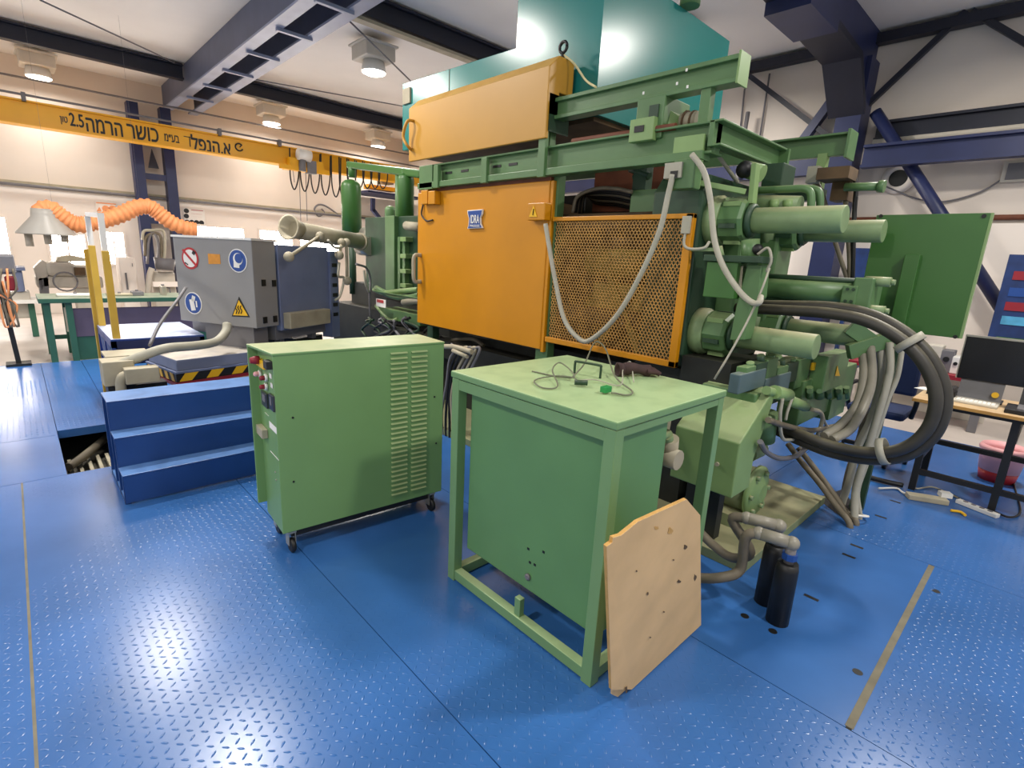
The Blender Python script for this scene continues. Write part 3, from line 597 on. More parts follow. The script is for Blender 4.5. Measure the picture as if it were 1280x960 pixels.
# ================================================================== HOLDING FURNACE
fo=EB+ed*.3
MF=Matrix(((ew.x,ed.x,0,fo.x),(ew.y,ed.y,0,fo.y),(0,0,1,0),(0,0,0,1)))
fu=empty('holding_furnace',MF@V((.5,.6,.0)),'blue grey holding furnace behind signed enclosure with dusty ledge','furnace')
obj('shell',G(MF).box(.06,1.15,0,.78,.72,1.66),M['greyd'],fu,.006)
obj('side_panel',G(MF).box(.0,.06,.02,.78,.82,1.66),M['furn'],fu,.006)
obj('ledge',G(MF).box(-.09,.0,.05,.68,.84,1.0),M['beige'],fu,.008)
obj('corner_post',G(MF).box(-.03,.1,.78,.92,.66,1.62),M['furn'],fu)
for i in range(6): obj('louvre',G(MF).box(-.036,-.03,.81,.89,.9+i*.11,.94+i*.11),M['black'],fu)
for a_,b_ in ((.1,.1),(.95,.1),(.1,.6),(.95,.6)): obj('foot_block',G(MF).box(a_,a_+.07,b_,b_+.06,.66,.73),M['greyd'],fu)
obj('plinth',G(MF).box(.2,1.1,.45,.9,0,.66),M['dirt_shade'],fu)
def fq(px,py,o=0.0): return PP(px,py,fo-ew*o,ew)
ld=empty('pouring_tube',fq(410,300,.1),'dusty beige slanted pouring tube lying on the furnace top','tube')
obj('barrel',G().cyl(fq(372,288,-.1),fq(450,302,-.1),.09,18),M['beige'],ld)
obj('scoop',G().lathe(fq(374,288,-.1),fq(360,284,-.1)-fq(374,288,-.1),[(.09,0),(.1,.08),(.13,.16),(.11,.16),(.08,.06)],16),M['beige'],ld)
obj('end_flange',G().lathe(fq(449,302,-.1),fq(455,303,-.1)-fq(449,302,-.1),[(.11,0),(.11,.03)],16),M['beige'],ld)
def lever(c,b,lab):
    o=empty('ball_lever',c,lab,'lever')
    obj('hub',G().sph(c,.045,12,8),M['beige'],o); obj('arm',G().cyl(c,b,.018,8),M['beige'],o); obj('ball',G().sph(b,.05,14,8),M['beige'],o)
lever(fq(400,295,.1),fq(361,321,.14),'beige ball lever pointing across the blue grey furnace panel')
lever(fq(427,303,.1),fq(424,319,.14),'short beige ball lever hanging at the furnace top')
lever(fq(433,303,.12),fq(434,351,.14),'long beige ball lever hanging down the furnace side')
for i,(p) in enumerate(([(424,328),(423,345),(430,348),(425,370),(419,375)],[(445,330),(458,335),(463,350),(462,370),(463,400)],[(455,338),(457,355),(461,365)],[(410,300),(420,310),(436,305)])):
    obj('furnace_cable',G().tube([fq(*q,.12) for q in p],.014,7),M['hose'] if i!=1 else M['greyd'],label=['pale cable dangling under the short ball lever','grey cable arching over the furnace corner','short white cable end beside the furnace corner','cable slung between two ball levers'][i],cat='cable')
# ================================================================== DIE CASTING MACHINE
XD=3.0
mc=empty('die_casting_machine',(3.7,3.0,0),'large green die casting machine with tie bars and yellow guards','machine')
def mp(name,g,mat,bevel=0,par=None,label=None): return obj(name,g,M[mat],par or mc,bevel,label)
# base and bed
mp('base_slab',G().box(2.75,4.14,.93,5.6,.0,.06),'dusty',.004)
mp('bed',G().box(3.35,4.2,2.1,7.4,.06,.9),'dirt_shade'); mp('bed_rail',G().box(3.15,3.35,2.2,5.6,.6,.78),'dirt_shade')
mp('rear_cover',G().box(4.25,4.35,2.0,5.0,.06,2.3),'dirt_shade')
mp('die_block',G().box(3.45,4.2,2.55,3.0,.95,1.85),'grime',.02); mp('die_block',G().box(3.4,4.2,3.25,3.6,.95,1.9),'olive',.02)
mp('die_carrier',G().cyl((3.3,2.1,1.65),(3.3,2.6,1.65),.11,18).cyl((3.35,2.02,1.3),(3.35,2.6,1.3),.12,18),'olive')
mp('moving_platen',G().box(3.1,4.3,3.6,3.95,.9,2.2),'grime',.03)
mp('die_guide',G().box(3.2,3.32,2.05,2.5,1.32,1.5).bar((3.15,2.0,1.05),(3.25,2.5,1.75),.05,.05).bar((3.15,2.4,1.0),(3.2,2.1,1.5),.04,.04),'olive')
# end platen with tie bars
XF,XB,ZU,ZL=3.22,4.1,1.935,1.25
mp('end_platen',G().prism([(3.04,1.62,1.1),(3.12,1.62,1.0),(4.2,1.62,1.0),(4.3,1.62,1.1),(4.3,1.62,2.1),(4.2,1.62,2.2),(3.12,1.62,2.2),(3.04,1.62,2.1)],(0,.34,0)),'dgreen',.02)  # darker green puts crevice shade into the platen colour
mp('platen_rib',G().box(3.98,4.28,1.5,1.63,1.08,2.0),'green',.02); mp('platen_rib',G().box(3.4,3.52,1.5,1.63,1.08,2.1),'green',.02)
mp('platen_foot',G().box(3.1,4.25,1.55,2.0,.06,1.0),'dirt_shade')
e=1.6
for x,z,y in ((XF,ZU,None),(XB,ZU,None),(XF,ZL,None),(XB,ZL,None)):
    yend={(XF,ZU):.895,(XB,ZU):.905,(XF,ZL):.915,(XB,ZL):.925}[(x,z)]
    tb_=mp('tie_bar',G().lathe((x,1.6,z),(0,-1,0),[(.072,0),(.072,1.6-yend-.004),(.068,1.6-yend)],28),'bar')
    mp('tie_bar_nut',G().lathe((x,1.62,z),(0,-1,0),[(.15,0),(.15,.05),(.138,.06),(.138,.085)],28),'bar',par=tb_)
    mp('hex_nut',G().lathe((x,1.535,z),(0,-1,0),[(.135,0),(.135,.12),(.12,.14)],8,False),'green',.004,tb_)
    mp('lock_ring',G().lathe((x,1.39,z),(0,-1,0),[(.1,0),(.1,.012),(.085,.03)],24),'dgreen',0,tb_)
    for i in range(6):
        a=i*math.pi/3+.3; c=V((x+.13*math.cos(a),1.47,z+.13*math.sin(a))); mp('nut_lug',G().bc(c,.026,.1,.026),'dgreen' if i%2 else 'lgreen',par=tb_)
    mp('inner_bar',G().cyl((x,1.96,z),(x,3.7,z),.07,18),'grime',par=tb_)
# ejector cylinder
XE=3.72; ze=PX(1020,364,XE).z
ey1=PX(952,360,XE).y; ey0=PX(1072,363,XE).y
ejc=mp('ejector_cylinder',G().cyl((XE-.02,1.6,ze),(XE-.02,ey0,ze),.068,22),'green')
for dz in (.075,-.075): mp('cylinder_rod',G().cyl((XE-.03,1.6,ze+dz),(XE-.03,ey0-.1,ze+dz),.02,10),'dgreen',par=ejc); 
for dz in (.075,-.075): mp('rod_stud',G().cyl((XE-.05,ey0-.04,ze+dz*1.1),(XE-.05,ey0-.17,ze+dz*1.1),.028,12).cyl((XE-.05,ey0-.16,ze+dz*1.1),(XE-.05,ey0-.19,ze+dz*1.1),.016,10),'bar',par=ejc)
mp('end_plate',G().box(XE-.12,XE+.12,ey0-.1,ey0,ze-.13,ze+.1),'green',.008,ejc); mp('flange_plate',G().box(XE-.13,XE-.06,ey0-.03,ey0+.05,ze-.06,ze+.05),'green',.006,ejc)
for dy in (.02,-.01):
    for dz in (-.04,.03): mp('bolt',G().cyl((XE-.14,ey0+dy,ze+dz),(XE-.12,ey0+dy,ze+dz),.009,8),'dgreen',par=ejc)
# second thin ejector column behind
mp('guide_column',G().cyl((4.0,1.6,ze+.03),(4.0,1.0,ze+.03),.03,12),'dgreen')
# bracket and boxes at the platen front
mp('terminal_cover',G().fb(3.0,.12,(884,327),(916,374)),'pgreen',.004); mp('cover_lip',G().fb(2.985,.16,(880,318),(952,329)),'dgreen',.003)
a=PX(934,331,3.05);b=PX(952,331,3.05);c=PX(925,420,3.05);d=PX(946,400,3.05)
mp('bracket_arm',G().prism([a,b,PX(948,372,3.05),PX(938,384,3.05),PX(930,425,3.05),PX(912,425,3.05),PX(920,384,3.05)],(.12,0,0)),'green',.004)
mp('scale_strip',G().prism([PX(924,334,3.045),PX(929,332,3.045),PX(926,364,3.045),PX(921,366,3.045)],(.004,0,0)),'beige')
mp('limit_switch',G().cyl(PX(938,300,3.1),PX(938,328,3.1),.05,16),'green'); mp('limit_switch_head',G().sph(PX(947,312,3.08),.032,12,8),'black')
mp('switch_cable',G().tube([PX(947,318,3.05),PX(960,310,3.05),PX(964,325,3.05),PX(958,340,3.05)],.008,6),'hose')
mp('lock_lever',G().bar(PX(862,312,3.02),PX(900,312,3.02),.03,.02).cyl(PX(900,308,3.02),PX(903,322,3.02),.015,8),'bar')
mp('cross_shaft',G().cyl(PX(868,282,3.15),PX(884,278,3.15),.065,16),'dgreen')
mp('lower_shadow_block',G().box(3.05,3.5,1.3,1.62,.9,1.1),'dirt_shade')
# ---- upper carriage: front beam, rails, cross channel
xb=2.95
tl=PX(681,183,xb); b1=PX(640,214,xb); ye=PX(892,165,xb).y; yl=PX(524,208,xb).y
fbm=mp('front_beam',G().box(xb+.04,xb+.1,ye,yl,b1.z-.02,tl.z).box(xb,xb+.14,ye,yl,tl.z-.015,tl.z).box(xb,xb+.14,ye,yl,b1.z-.03,b1.z-.015),'green',.004)
zr=PX(640,221,xb).z
mp('guide_rail',G().box(xb-.02,xb+.08,PX(880,190,xb).y,yl,zr-.02,zr+.03),'green',.004); 
for px in (545,605,676):
    a=PX(px,210,xb-.03); mp('hanger_plate',G().box(xb-.035,xb,a.y-.035,a.y+.035,zr-.03,tl.z-.02 if px<670 else tl.z+.12),'green',.003)
for px in (560,580,620,640): 
    a=PX(px,212,xb+.03); mp('beam_slot',G().box(xb+.036,xb+.041,a.y-.05,a.y+.05,b1.z+.05,b1.z+.07),'black',par=fbm)
mp('end_stop',G().fb(xb-.02,.14,(524,208),(540,236)),'green',.004)
zc1=tl.z; zc0=PX(893,182,xb).z
xe=PY(973,200,ye).x
mp('cross_channel',G().box(xb,xe,ye,ye+.03,zc0,zc1).box(xb,xe,ye-.05,ye,zc1-.012,zc1).box(xb,xe,ye-.05,ye,zc0,zc0+.012),'green',.003)
mp('channel_hook',G().box(xe,xe+.03,ye-.06,ye+.04,zc0-.06,zc1),'green')
q=PX(1061,180,4.45); mp('rear_beam',G().box(4.45,4.5,q.y,4.6,q.z-.07,q.z+.07).box(4.4,4.55,q.y,4.6,q.z+.06,q.z+.075).box(4.38,4.56,q.y-.02,q.y,q.z-.1,q.z+.09),'green',.003)
for px in (1028,): 
    q2=PX(px,200,4.45); mp('beam_post',G().box(4.43,4.5,q2.y-.03,q2.y+.03,q.z-.3,q.z-.05),'lgreen')
mp('rear_rail',G().box(4.4,4.5,q.y+.1,4.5,q.z-.38,q.z-.3),'dgreen')
# jib rail above with post
xj=2.98
a=PX(680,140,xj); b=PX(923,82,xj); zj=(a.z+b.z)/2
jr=mp('hoist_rail',G().box(xj+.03,xj+.06,b.y,3.0,zj-.06,zj+.06).box(xj,xj+.1,b.y,3.0,zj+.045,zj+.07).box(xj,xj+.1,b.y,3.0,zj-.07,zj-.045),'green',.003)
mp('rail_end_cap',G().box(xj-.01,xj+.11,b.y-.012,b.y,zj-.08,zj+.08),'lgreen',par=jr)
q=PX(883,100,xj); mp('rail_post',G().box(xj+.01,xj+.07,q.y-.03,q.y+.03,tl.z,zj-.06),'green',.003)
mp('rail_post',G().box(xj+.02,xj+.08,2.86,2.92,tl.z,zj-.06),'green')
for px,py in ((858,87),(846,104),(859,108),(804,116)):
    q=PX(px,py,xj-.005); mp('paint_chip',G().box(xj-.004,xj+.0,q.y-.006,q.y+.006,q.z-.009,q.z+.007),'white',par=jr)
# drive unit on the beam
du=mp('drive_housing',G().fb(2.97,.3,(797,124),(826,172)),'green',.008); mp('drive_plate',G().fb(2.93,.05,(788,150),(815,174)),'lgreen',.004)
mp('drive_window',G().fb(2.925,.02,(793,158),(804,164)),'black'); mp('housing_recess',G().fb(2.962,.02,(812,132),(822,146)),'dgreen')
mp('motor_body',G().prism([PX(826,130,3.0),PX(853,148,3.1),PX(853,162,3.1),PX(826,160,3.0)],(.2,.0,0)),'lgreen',.004)
mp('drum',G().cyl(PX(853,152,3.1),PX(873,150,3.1),.05,16),'beige'); 
for px in (857,866): mp('drum_flange',G().cyl(PX(px,151,3.1),PX(px+2,151,3.1),.058,16),'grime')
mp('rack_bar',G().cyl(PX(716,177,2.97),PX(845,158,2.97),.02,10),'rust')
mp('eye_plate',G().fb(2.94,.03,(843,172),(872,235)),'lgreen',.003)
jbx=mp('connector_box',G().fb(2.86,.09,(843,200),(865,235)),'green',.006); mp('connector',G().fb(2.84,.05,(831,204),(850,222)),'hose',.004,jbx); mp('connector_screw',G().fb(2.835,.01,(838,214),(846,222)),'black',0,jbx)
mp('clamp_rod',G().tube([PX(865,193,2.85),PX(880,215,2.85),PX(888,250,2.85),PX(893,300,2.85),PX(905,335,2.85),PX(925,365,2.85),PX(940,378,2.85),PX(949,378,2.85),PX(951,371,2.9)],.016,10),'hose',label='pale grey hose drooping from the beam to the bracket arm')
mp('guard_cable',G().tube([PX(841,218,2.84),PX(836,240,2.84),PX(824,290,2.84),PX(800,345,2.84),PX(770,396,2.84),PX(738,425,2.84),PX(722,422,2.84),PX(705,398,2.84),PX(694,350,2.84),PX(686,305,2.84),PX(682,280,2.84)],.017,10),'hose',label='light grey cable sagging in front of the mesh guard')
mp('signal_wire',G().tube([PX(962,335,2.95),PX(945,380,2.9),PX(918,432,2.8),PX(893,474,2.75)],.006,6,sub=2),'hose')
mp('stay_rod',G().cyl(PX(893,188,3.2),PX(922,228,3.4),.012,8),'hose'); 
mp('tie_lever',G().bar(PX(860,226,3.0),PX(932,240,3.15),.035,.03),'lgreen',.003)
mp('upright_lever',G().bar(PX(945,205,3.2),PX(940,255,3.2),.06,.03),'lgreen',.003)
mp('ball_knob',G().sph(PX(931,212,3.25),.05,14,10),'black'); mp('valve_cap',G().cyl(PX(934,212,3.3),PX(953,217,3.3),.05,14),'lgreen')
mp('coupling_block',G().fb(3.5,.2,(955,205),(976,232)),'dgreen',.006)
for o in (0,1): mp('return_pipe',G().tube([PX(945,238,3.5+.15*o),PX(990,236,3.5+.15*o),PX(1005+o*10,236,3.5+.15*o),PX(1013+o*11,241,3.5+.15*o),PX(1014+o*11,255,3.5+.15*o),PX(1013+o*11,264,3.5+.15*o)],.022,10),'green')
mp('upper_sleeve',G().cyl(PX(942,256,3.5),PX(1000,258,3.5),.06,16),'bar')
mp('clevis',G().cyl(PX(968,250,3.45),PX(968,262,3.45),.03,10).cyl(PX(985,250,3.45),PX(985,262,3.45),.03,10),'lgreen')
mp('pressure_cylinder',G().cyl(PX(1056,234,4.3),PX(1098,233,4.3),.028,12).cyl(PX(1098,233,4.3),PX(1106,233,4.3),.04,12),'green')
mp('valve_tower',G().fb(4.35,.15,(1044,210),(1058,250)),'grime'); mp('sensor_box',G().fb(4.3,.08,(1010,208),(1020,228)),'hose')
mp('brown_housing',G().fb(4.2,.2,(1022,210),(1060,222)),'grime')
for k,(p,m_) in enumerate((([(1058,215),(1066,218),(1070,235),(1068,265),(1066,330),(1064,390)],'black'),([(1056,235),(1058,270),(1062,330),(1060,380)],'hosed'),([(1020,225),(1030,250),(1040,290),(1058,345),(1062,350)],'hosed'))):
    mp('drop_hose',G().tube([PX(*q,4.4) for q in p],.016,8),m_)
# things seen in the gap over the mesh guard
mp('rust_plate',G().fb(3.6,.03,(745,205),(842,262)),'rust')
vb=mp('valve_block',G().fb(3.25,.2,(789,238),(817,268)),'green',.006); mp('valve_stem',G().fb(3.28,.08,(793,206),(806,238)),'dgreen',0,vb); mp('valve_cross',G().cyl(PX(788,211,3.3),PX(812,220,3.3),.025,10).cyl(PX(792,222,3.3),PX(808,218,3.3),.02,10),'dgreen',0,vb)
for i in range(9):
    o=i*3.2; xx=3.2+.05*i
    mp('hydraulic_hose',G().tube([PX(716+o*.5,266,xx),PX(722+o*.4,246-o*.1,xx),PX(745,236+o*.7,xx),PX(770,236+o*.8,xx),PX(790,240+o*.8,xx)],.014,7),'black' if i%3 else 'hosed')
for i in range(6):
    o=i*4
    mp('hydraulic_hose',G().tube([PX(836+o,262-o*.5,3.12),PX(848+o,250-o*.6,3.15),PX(862+o,240-o*.2,3.2),PX(880+o*.4,246,3.3)],.014,7),'hose' if i%2 else 'hosed')
for px in (842,850): mp('riser_pipe',G().cyl(PX(px,262,3.1),PX(px-2,226,3.1),.01,8),'dgreen')
# ---- green post between door and mesh
mp('guard_post',G().box(XD+.02,XD+.1,PX(690,350,XD+.02).y,PX(677,350,XD+.02).y+.02,.35,2.28),'green',.004)
mp('left_post',G().box(XD+.12,XD+.2,4.5,4.6,.35,2.4),'dgreen')
# ---- mesh guard
gt=PX(693,270,XD); gb=PX(844,458,XD); y1=PX(693,300,XD).y+.02; y0=PX(853,350,XD).y-.03; z1=1.962; z0=1.02
mg=mp('mesh_guard',G().box(XD-.015,XD+.025,y0,y1,z1-.03,z1).box(XD-.015,XD+.025,y0,y1,z0,z0+.04).box(XD-.015,XD+.025,y0,y0+.05,z0,z1),'yellow',.004,label='yellow framed expanded metal guard')
g=G(); pw,ph=.0265,.04
def strand(a,b): g.bar(a,b,.0055,.004,up=(1,0,0))
nx=int((y1-y0-.06)/pw); nz=int((z1-z0-.06)/ph)
for i in range(nx):
    for j in range(nz+1):
        yy=y0+.05+i*pw; zz=z0+.03+j*ph
        strand((XD,yy,zz),(XD,yy+pw/2,zz+ph/2)); strand((XD,yy+pw/2,zz+ph/2),(XD,yy+pw,zz)); 
        strand((XD,yy,zz),(XD,yy+pw/2,zz-ph/2)); strand((XD,yy+pw/2,zz-ph/2),(XD,yy+pw,zz))
om=mp('mesh_screen',g,'olive_mesh' if 'olive_mesh' in M else 'rustmesh',par=mg); om['kind']='stuff'
mp('guard_latch',G().fb(XD-.03,.04,(853,270),(861,292)),'hose',.003,mg)
mp('latch_cable',G().tube([PX(857,290,XD-.02),PX(855,305,XD-.02),PX(862,311,XD-.02),PX(880,310,XD-.02),PX(887,302,XD)],.009,7),'hose',par=mg)
# ---- sliding yellow door
dy1=4.585; dy0=2.815; dz0=.95; dz1=2.222
dr=mp('sliding_door',G().box(XD-.02,XD+.02,dy0,dy1,dz0,dz1),'yellow',.006,label='plain yellow sliding safety door')
mp('door_edge',G().box(XD-.012,XD+.03,dy0-.03,dy0,dz0-.02,dz1),'yellow',.003,dr); mp('top_strip',G().box(XD-.01,XD+.03,dy0,dy1,dz1,dz1+.05),'rust',0,dr)
mp('door_shadow_frame',G().box(XD+.03,XD+.06,dy0,dy1,dz0-.02,dz0+.03),'dirt_shade',0,dr)
hp=PX(521,320,XD-.03); h2_=PX(521,350,XD-.03)
hd=mp('door_handle',G().tube([PX(526,319,XD-.02),PX(518,320,XD-.1),PX(517,335,XD-.11),PX(518,351,XD-.1),PX(526,352,XD-.02)],.02,10,sub=4),'beige',par=dr)
mp('latch_box',G().fb(XD-.08,.06,(526,238),(534,255)),'yellow',.006,dr); mp('latch_box',G().fb(XD-.09,.07,(535,239),(543,255)),'yellow',.006,dr)
mp('latch_cord',G().tube([PX(529,255,XD-.03),PX(527,268,XD-.04),PX(533,276,XD-.04),PX(541,275,XD-.03)],.008,6),'black',par=dr)
mp('switch_box',G().fb(XD-.09,.07,(660,254),(680,275)),'yellow',.006,dr); k=mp('switch_sign',G().prism([PX(667,257,XD-.095),PX(671,271,XD-.095),PX(661,271,XD-.095)],(.003,0,0)),'signy',par=dr)
mp('switch_mark',G().bar(PX(667,261,XD-.097),PX(666,269,XD-.097),.01,.003),'black',par=k)
# maker's badge
def dp(px,py,o=.022): return PX(px,py,XD-.02-o)
bd=mp('badge',G().prism([dp(584,263),dp(603,261.5),dp(602,268),dp(600,272),dp(600.5,280),dp(603,285),dp(584,286),dp(585.5,281),dp(586,273),dp(584.5,268)],(.018,0,0)),'white',.002,dr)
mp('badge_field',G().prism([dp(584.9,264,.024),dp(602.2,262.6,.024),dp(601.3,268,.024),dp(599.5,272,.024),dp(599.9,280,.024),dp(602,284.3,.024),dp(584.9,285.2,.024),dp(586.2,280.5,.024),dp(586.6,273,.024),dp(585.2,268,.024)],(.002,0,0)),'signb',0,bd)
a=dp(588.3,279,.026); b=dp(599,278.4,.026); t=dp(588,269,.026)
text('IDRA',t.z-a.z,bd,M['white'],a,(0,-1,0),(0,0,1),wide=a.y-b.y)
a=dp(587.6,283.6,.026); b=dp(599.6,283.0,.026); t=dp(587.6,281,.026)
text('PRESSE',t.z-a.z,bd,M['white'],a,(0,-1,0),(0,0,1),wide=a.y-b.y)
# ---- lower right: guard box, motor, manifold
Y1=1.05
pr=[PY(965,489,Y1),PY(925,555,Y1),PY(916,622,Y1)]
xa,xbx=pr[1].x,pr[0].x+.02
gy1=1.43
mp('belt_guard',G().prism([(xa,Y1,.42),(xa,Y1,pr[1].z),(xbx,Y1,pr[0].z),(xbx+.06,Y1,pr[0].z),(xbx-.12,Y1,.6),(xbx-.12,Y1,.42)],(0,gy1-Y1,0)),'lgreen',.008)
mp('guard_rear_wedge',G().prism([(xa+.0,gy1+.04,.6),(xa-.1,gy1+.04,.62),(xa+.02,gy1+.04,.86)],(0,.02,0)),'beige')
mp('guard_foot',G().box(xa+.14,xbx-.14,Y1+.12,gy1-.05,.06,.42),'dirt_shade'); q=PX(897,580,xa); mp('guard_bolt',G().cyl((xa,q.y,q.z),(xa-.012,q.y,q.z),.012,10),'beige')
mp('rear_box',G().box(xbx-.1,xbx+.12,Y1+.05,gy1,.68,pr[0].z-.02),'green',.01)
mp('drip_pot',G().cyl(PY(952,550,1.12),PY(956,515,1.12),.075,16),'green')
mt=mp('pump_motor',G().cyl((3.3,1.5,.27),(3.3,1.12,.27),.15,22),'dusty'); mp('motor_flange',G().lathe((3.3,1.14,.27),(0,-1,0),[(.17,0),(.17,.025),(.1,.03),(.06,.06)],24),'lgreen',0,mt)
for i in range(6): a=i*math.pi/3; mp('flange_bolt',G().cyl((3.3+.13*math.cos(a),1.12,.27+.13*math.sin(a)),(3.3+.13*math.cos(a),1.09,.27+.13*math.sin(a)),.016,8),'bar',0,mt)
mp('motor_base',G().box(3.1,3.5,1.15,1.5,.06,.14),'dusty',0,mt)
mp('suction_pipe',G().tube([PZ(905,626,.1),PZ(930,632,.1),PZ(950,630,.1),PZ(946,622,.16)],.026,10),'bar'); mp('suction_flange',G().cyl(PZ(893,622,.12),PZ(905,626,.1),.045,12),'beige')
mp('coupling',G().cyl(PY(935,567,1.3),PY(950,560,1.3),.06,14),'bar'); mp('coupling_leg',G().cyl(PY(930,575,1.25),PY(928,600,1.25),.05,12),'bar')
mb=mp('manifold_block',G().sb(1.2,.06,(936,466),(1010,488)),'dgreen',.006); mp('manifold_top',G().sb(1.17,.06,(934,462),(1005,465)),'dusty',.004,mb)
for i,(tl_,br_) in enumerate((((926,469),(955,483)),((958,474),(985,490)))): mp('solenoid_valve',G().sb(1.13,.06,tl_,br_),'valve',.006,mb)
for i in range(6):
    x_=934+i*13; t_=460-(i%3)*5; mp('valve_body',G().sb(1.14,.06,(x_,t_),(x_+9,476+(i%2)*5)),('green','dgreen','green')[i%3],.005,mb); mp('valve_coil',G().cyl(PY(x_+4,t_,1.17),PY(x_+4,t_-7-(i%2)*4,1.17),.022,12),'dgreen' if i%2 else 'green',0,mb)
for px,py,r in ((967,450,.05),(962,462,.045),(992,450,.035),(1004,452,.03),(997,447,.03)): mp('fitting',G().cyl(PY(px,py-8,1.3),PY(px,py+8,1.3),r,12),'dgreen' if r<.04 else 'green',.0,mb)
mp('fitting_collar',G().lathe(PY(968,452,1.22),(0,-1,0),[(.05,0),(.05,.03),(.03,.05)],14),'green',0,mb)
tbx=mp('terminal_box',G().sb(1.05,.1,(1036,446),(1055,480)),'green',.005); mp('box_sign',G().prism([PX(1047,457,PY(1040,460,1.05).x-.002) if False else PY(1047,457,1.045),PY(1050,470,1.045),PY(1044,470,1.045)],(0,.002,0)),'signy',0,tbx); mp('box_tag',G().sb(1.12,.02,(1018,454),(1026,460)),'signy',0,tbx)
vs_=mp('servo_valve',G().sb(1.12,.15,(1006,477),(1062,500)),'green',.008)
for px in (1012,1024,1036,1048,1058):
    mp('valve_cap',G().cyl(PY(px,484,1.1),PY(px,497,1.1),.022+.008*((px//12)%2),12).cyl(PY(px,489,1.12),PY(px,489,1.06),.018,10),'green' if px%24 else 'lgreen',0,vs_)
mp('valve_foot',G().sb(1.1,.1,(1040,500),(1054,515)),'green',0,vs_)
mp('pressure_gauge',G().cyl(PY(968,490,1.05),PY(985,494,1.05),.04,14).cyl(PY(985,500,1.05),PY(1006,508,1.05),.034,14).cyl(PY(958,488,1.06),PY(972,492,1.06),.026,10),'lgreen'); mp('gauge_tail',G().cyl(PY(1002,508,1.05),PY(1010,510,1.05),.022,10),'dgreen')
for k,(p,m_,r) in enumerate((([(978,498),(975,520),(977,545),(985,550),(1005,546),(1025,535)],'hose',.011),([(990,498),(984,515),(982,525)],'hose',.009),([(1015,512),(1025,515),(1028,525),(1022,545)],'beige',.014),([(950,552),(958,565),(975,573),(995,570),(1008,560)],'greyd',.016),([(1005,560),(1015,556),(1030,545),(1040,535)],'greyd',.014),([(960,525),(985,533),(1015,538),(1045,532)],'hosed',.018),([(1028,518),(1032,530),(1040,536),(1050,528)],'hose',.01))):
    mp('pilot_hose',G().tube([PY(*q,1.02) for q in p],r,8),m_)
# stay frame with panel
pxp=4.3
a=PX(1096,268,pxp); b=PX(1239,266,pxp); c=PX(1207,424,pxp)
sp=empty('splash_panel',(pxp,(a.y+b.y)/2,0),'large flat green panel with box rib behind the tie bars','panel')
obj('sheet',G().prism([(pxp,a.y,c.z-.0),(pxp,b.y,c.z),(pxp,b.y,b.z),(pxp,a.y,b.z)],(.015,0,0)),M['pgreen'],sp,.003)
obj('side_fold',G().box(pxp,pxp+.05,b.y-.012,b.y,c.z,b.z),M['lgreen'],sp)
q=PX(1131,318,pxp-.06); q2=PX(1146,318,pxp-.06); obj('box_rib',G().box(pxp-.06,pxp,q.y,q2.y-.02,c.z-.05,q.z),M['pgreen'],sp,.004); obj('rib_post',G().box(pxp-.05,pxp,q.y,q2.y-.02,0,c.z-.05),M['dgreen'],sp)
for px,py in ((1101,270),(1230,270),(1194,421)): 
    q=PX(px,py,pxp-.004); obj('corner_bolt',G().cyl((pxp-.006,q.y,q.z),(pxp,q.y,q.z),.012,10),M['black'],sp)
obj('hose_channel',G().bar(PX(1060,440,4.0),PX(1118,422,4.2),.05,.1).bar(PX(1062,408,4.0),PX(1090,428,4.1),.03,.1),M['green'],sp,.003); obj('channel_stay',G().bar(PX(1112,425,4.25),PX(1122,415,4.3),.05,.12),M['green'],sp)
# ---- left: injection unit
iu=mc
def ip(name,g,mat,bevel=0,par=None): return obj(name,g,M[mat],par or iu,bevel)
xi=3.45
ip('frame_block',G().fb(xi,.6,(456,272),(522,372)),'dgreen',.01); ip('frame_upright',G().fb(xi-.06,.08,(481,270),(493,365)),'green',.006)
ip('frame_back',G().box(xi+.1,xi+.7,4.7,7.2,.1,1.2),'dirt_shade')
for i,py in enumerate((299,320,339,357)): ip('clamp_lug',G().fb(xi-.1,.1,(500,py-3),(507,py+3)),'lgreen',.004)
ip('frame_rib',G().fb(xi-.05,.06,(497,296),(500,365)),'green'); ip('frame_rib',G().fb(xi-.06,.06,(503,300),(506,362)),'green')
def bottle(px,pyt,pyb,x,r,mat='pgreen'):
    t=PX(px,pyt,x); b=PX(px,pyb,x); h=t.z-b.z
    k=ip('gas_bottle',G().lathe((b.x,b.y,b.z),(0,0,1),[(r,0),(r,h-r*.75),(r*.9,h-r*.4),(r*.6,h-r*.12),(r*.15,h)],24),mat); return k
k=bottle(440,224,296,xi+.1,.135); ip('bottle_foot',G().cyl(PX(440,296,xi+.1)-ez*.8,PX(440,296,xi+.1),.05,12),'dgreen',0,k)
k=bottle(507,216,283,xi+.1,.1); k=bottle(488,257,283,xi+.1,.07,'green')
ip('overhead_pipe',G().bar(PX(436,206,xi+.1),PX(528,218,xi+.1),.09,.09),'pgreen',.02); ip('pipe_tee',G().cyl(PX(440,206,xi+.1),PX(440,222,xi+.1),.05,12).cyl(PX(507,212,xi+.1),PX(507,226,xi+.1),.05,12),'pgreen')
ip('standpipe',G().cyl(PX(497,212,xi+.1),PX(497,300,xi+.1),.03,10),'green')
ip('steel_cylinder',G().cyl(PX(456,292,xi+.2),PX(468,294,xi+.2),.09,16).cyl(PX(452,308,xi),PX(464,308,xi),.12,16),'chrome')
ip('shot_sleeve',G().cyl(PX(508,282,xi-.1),PX(526,284,xi-.1),.05,14),'beige')
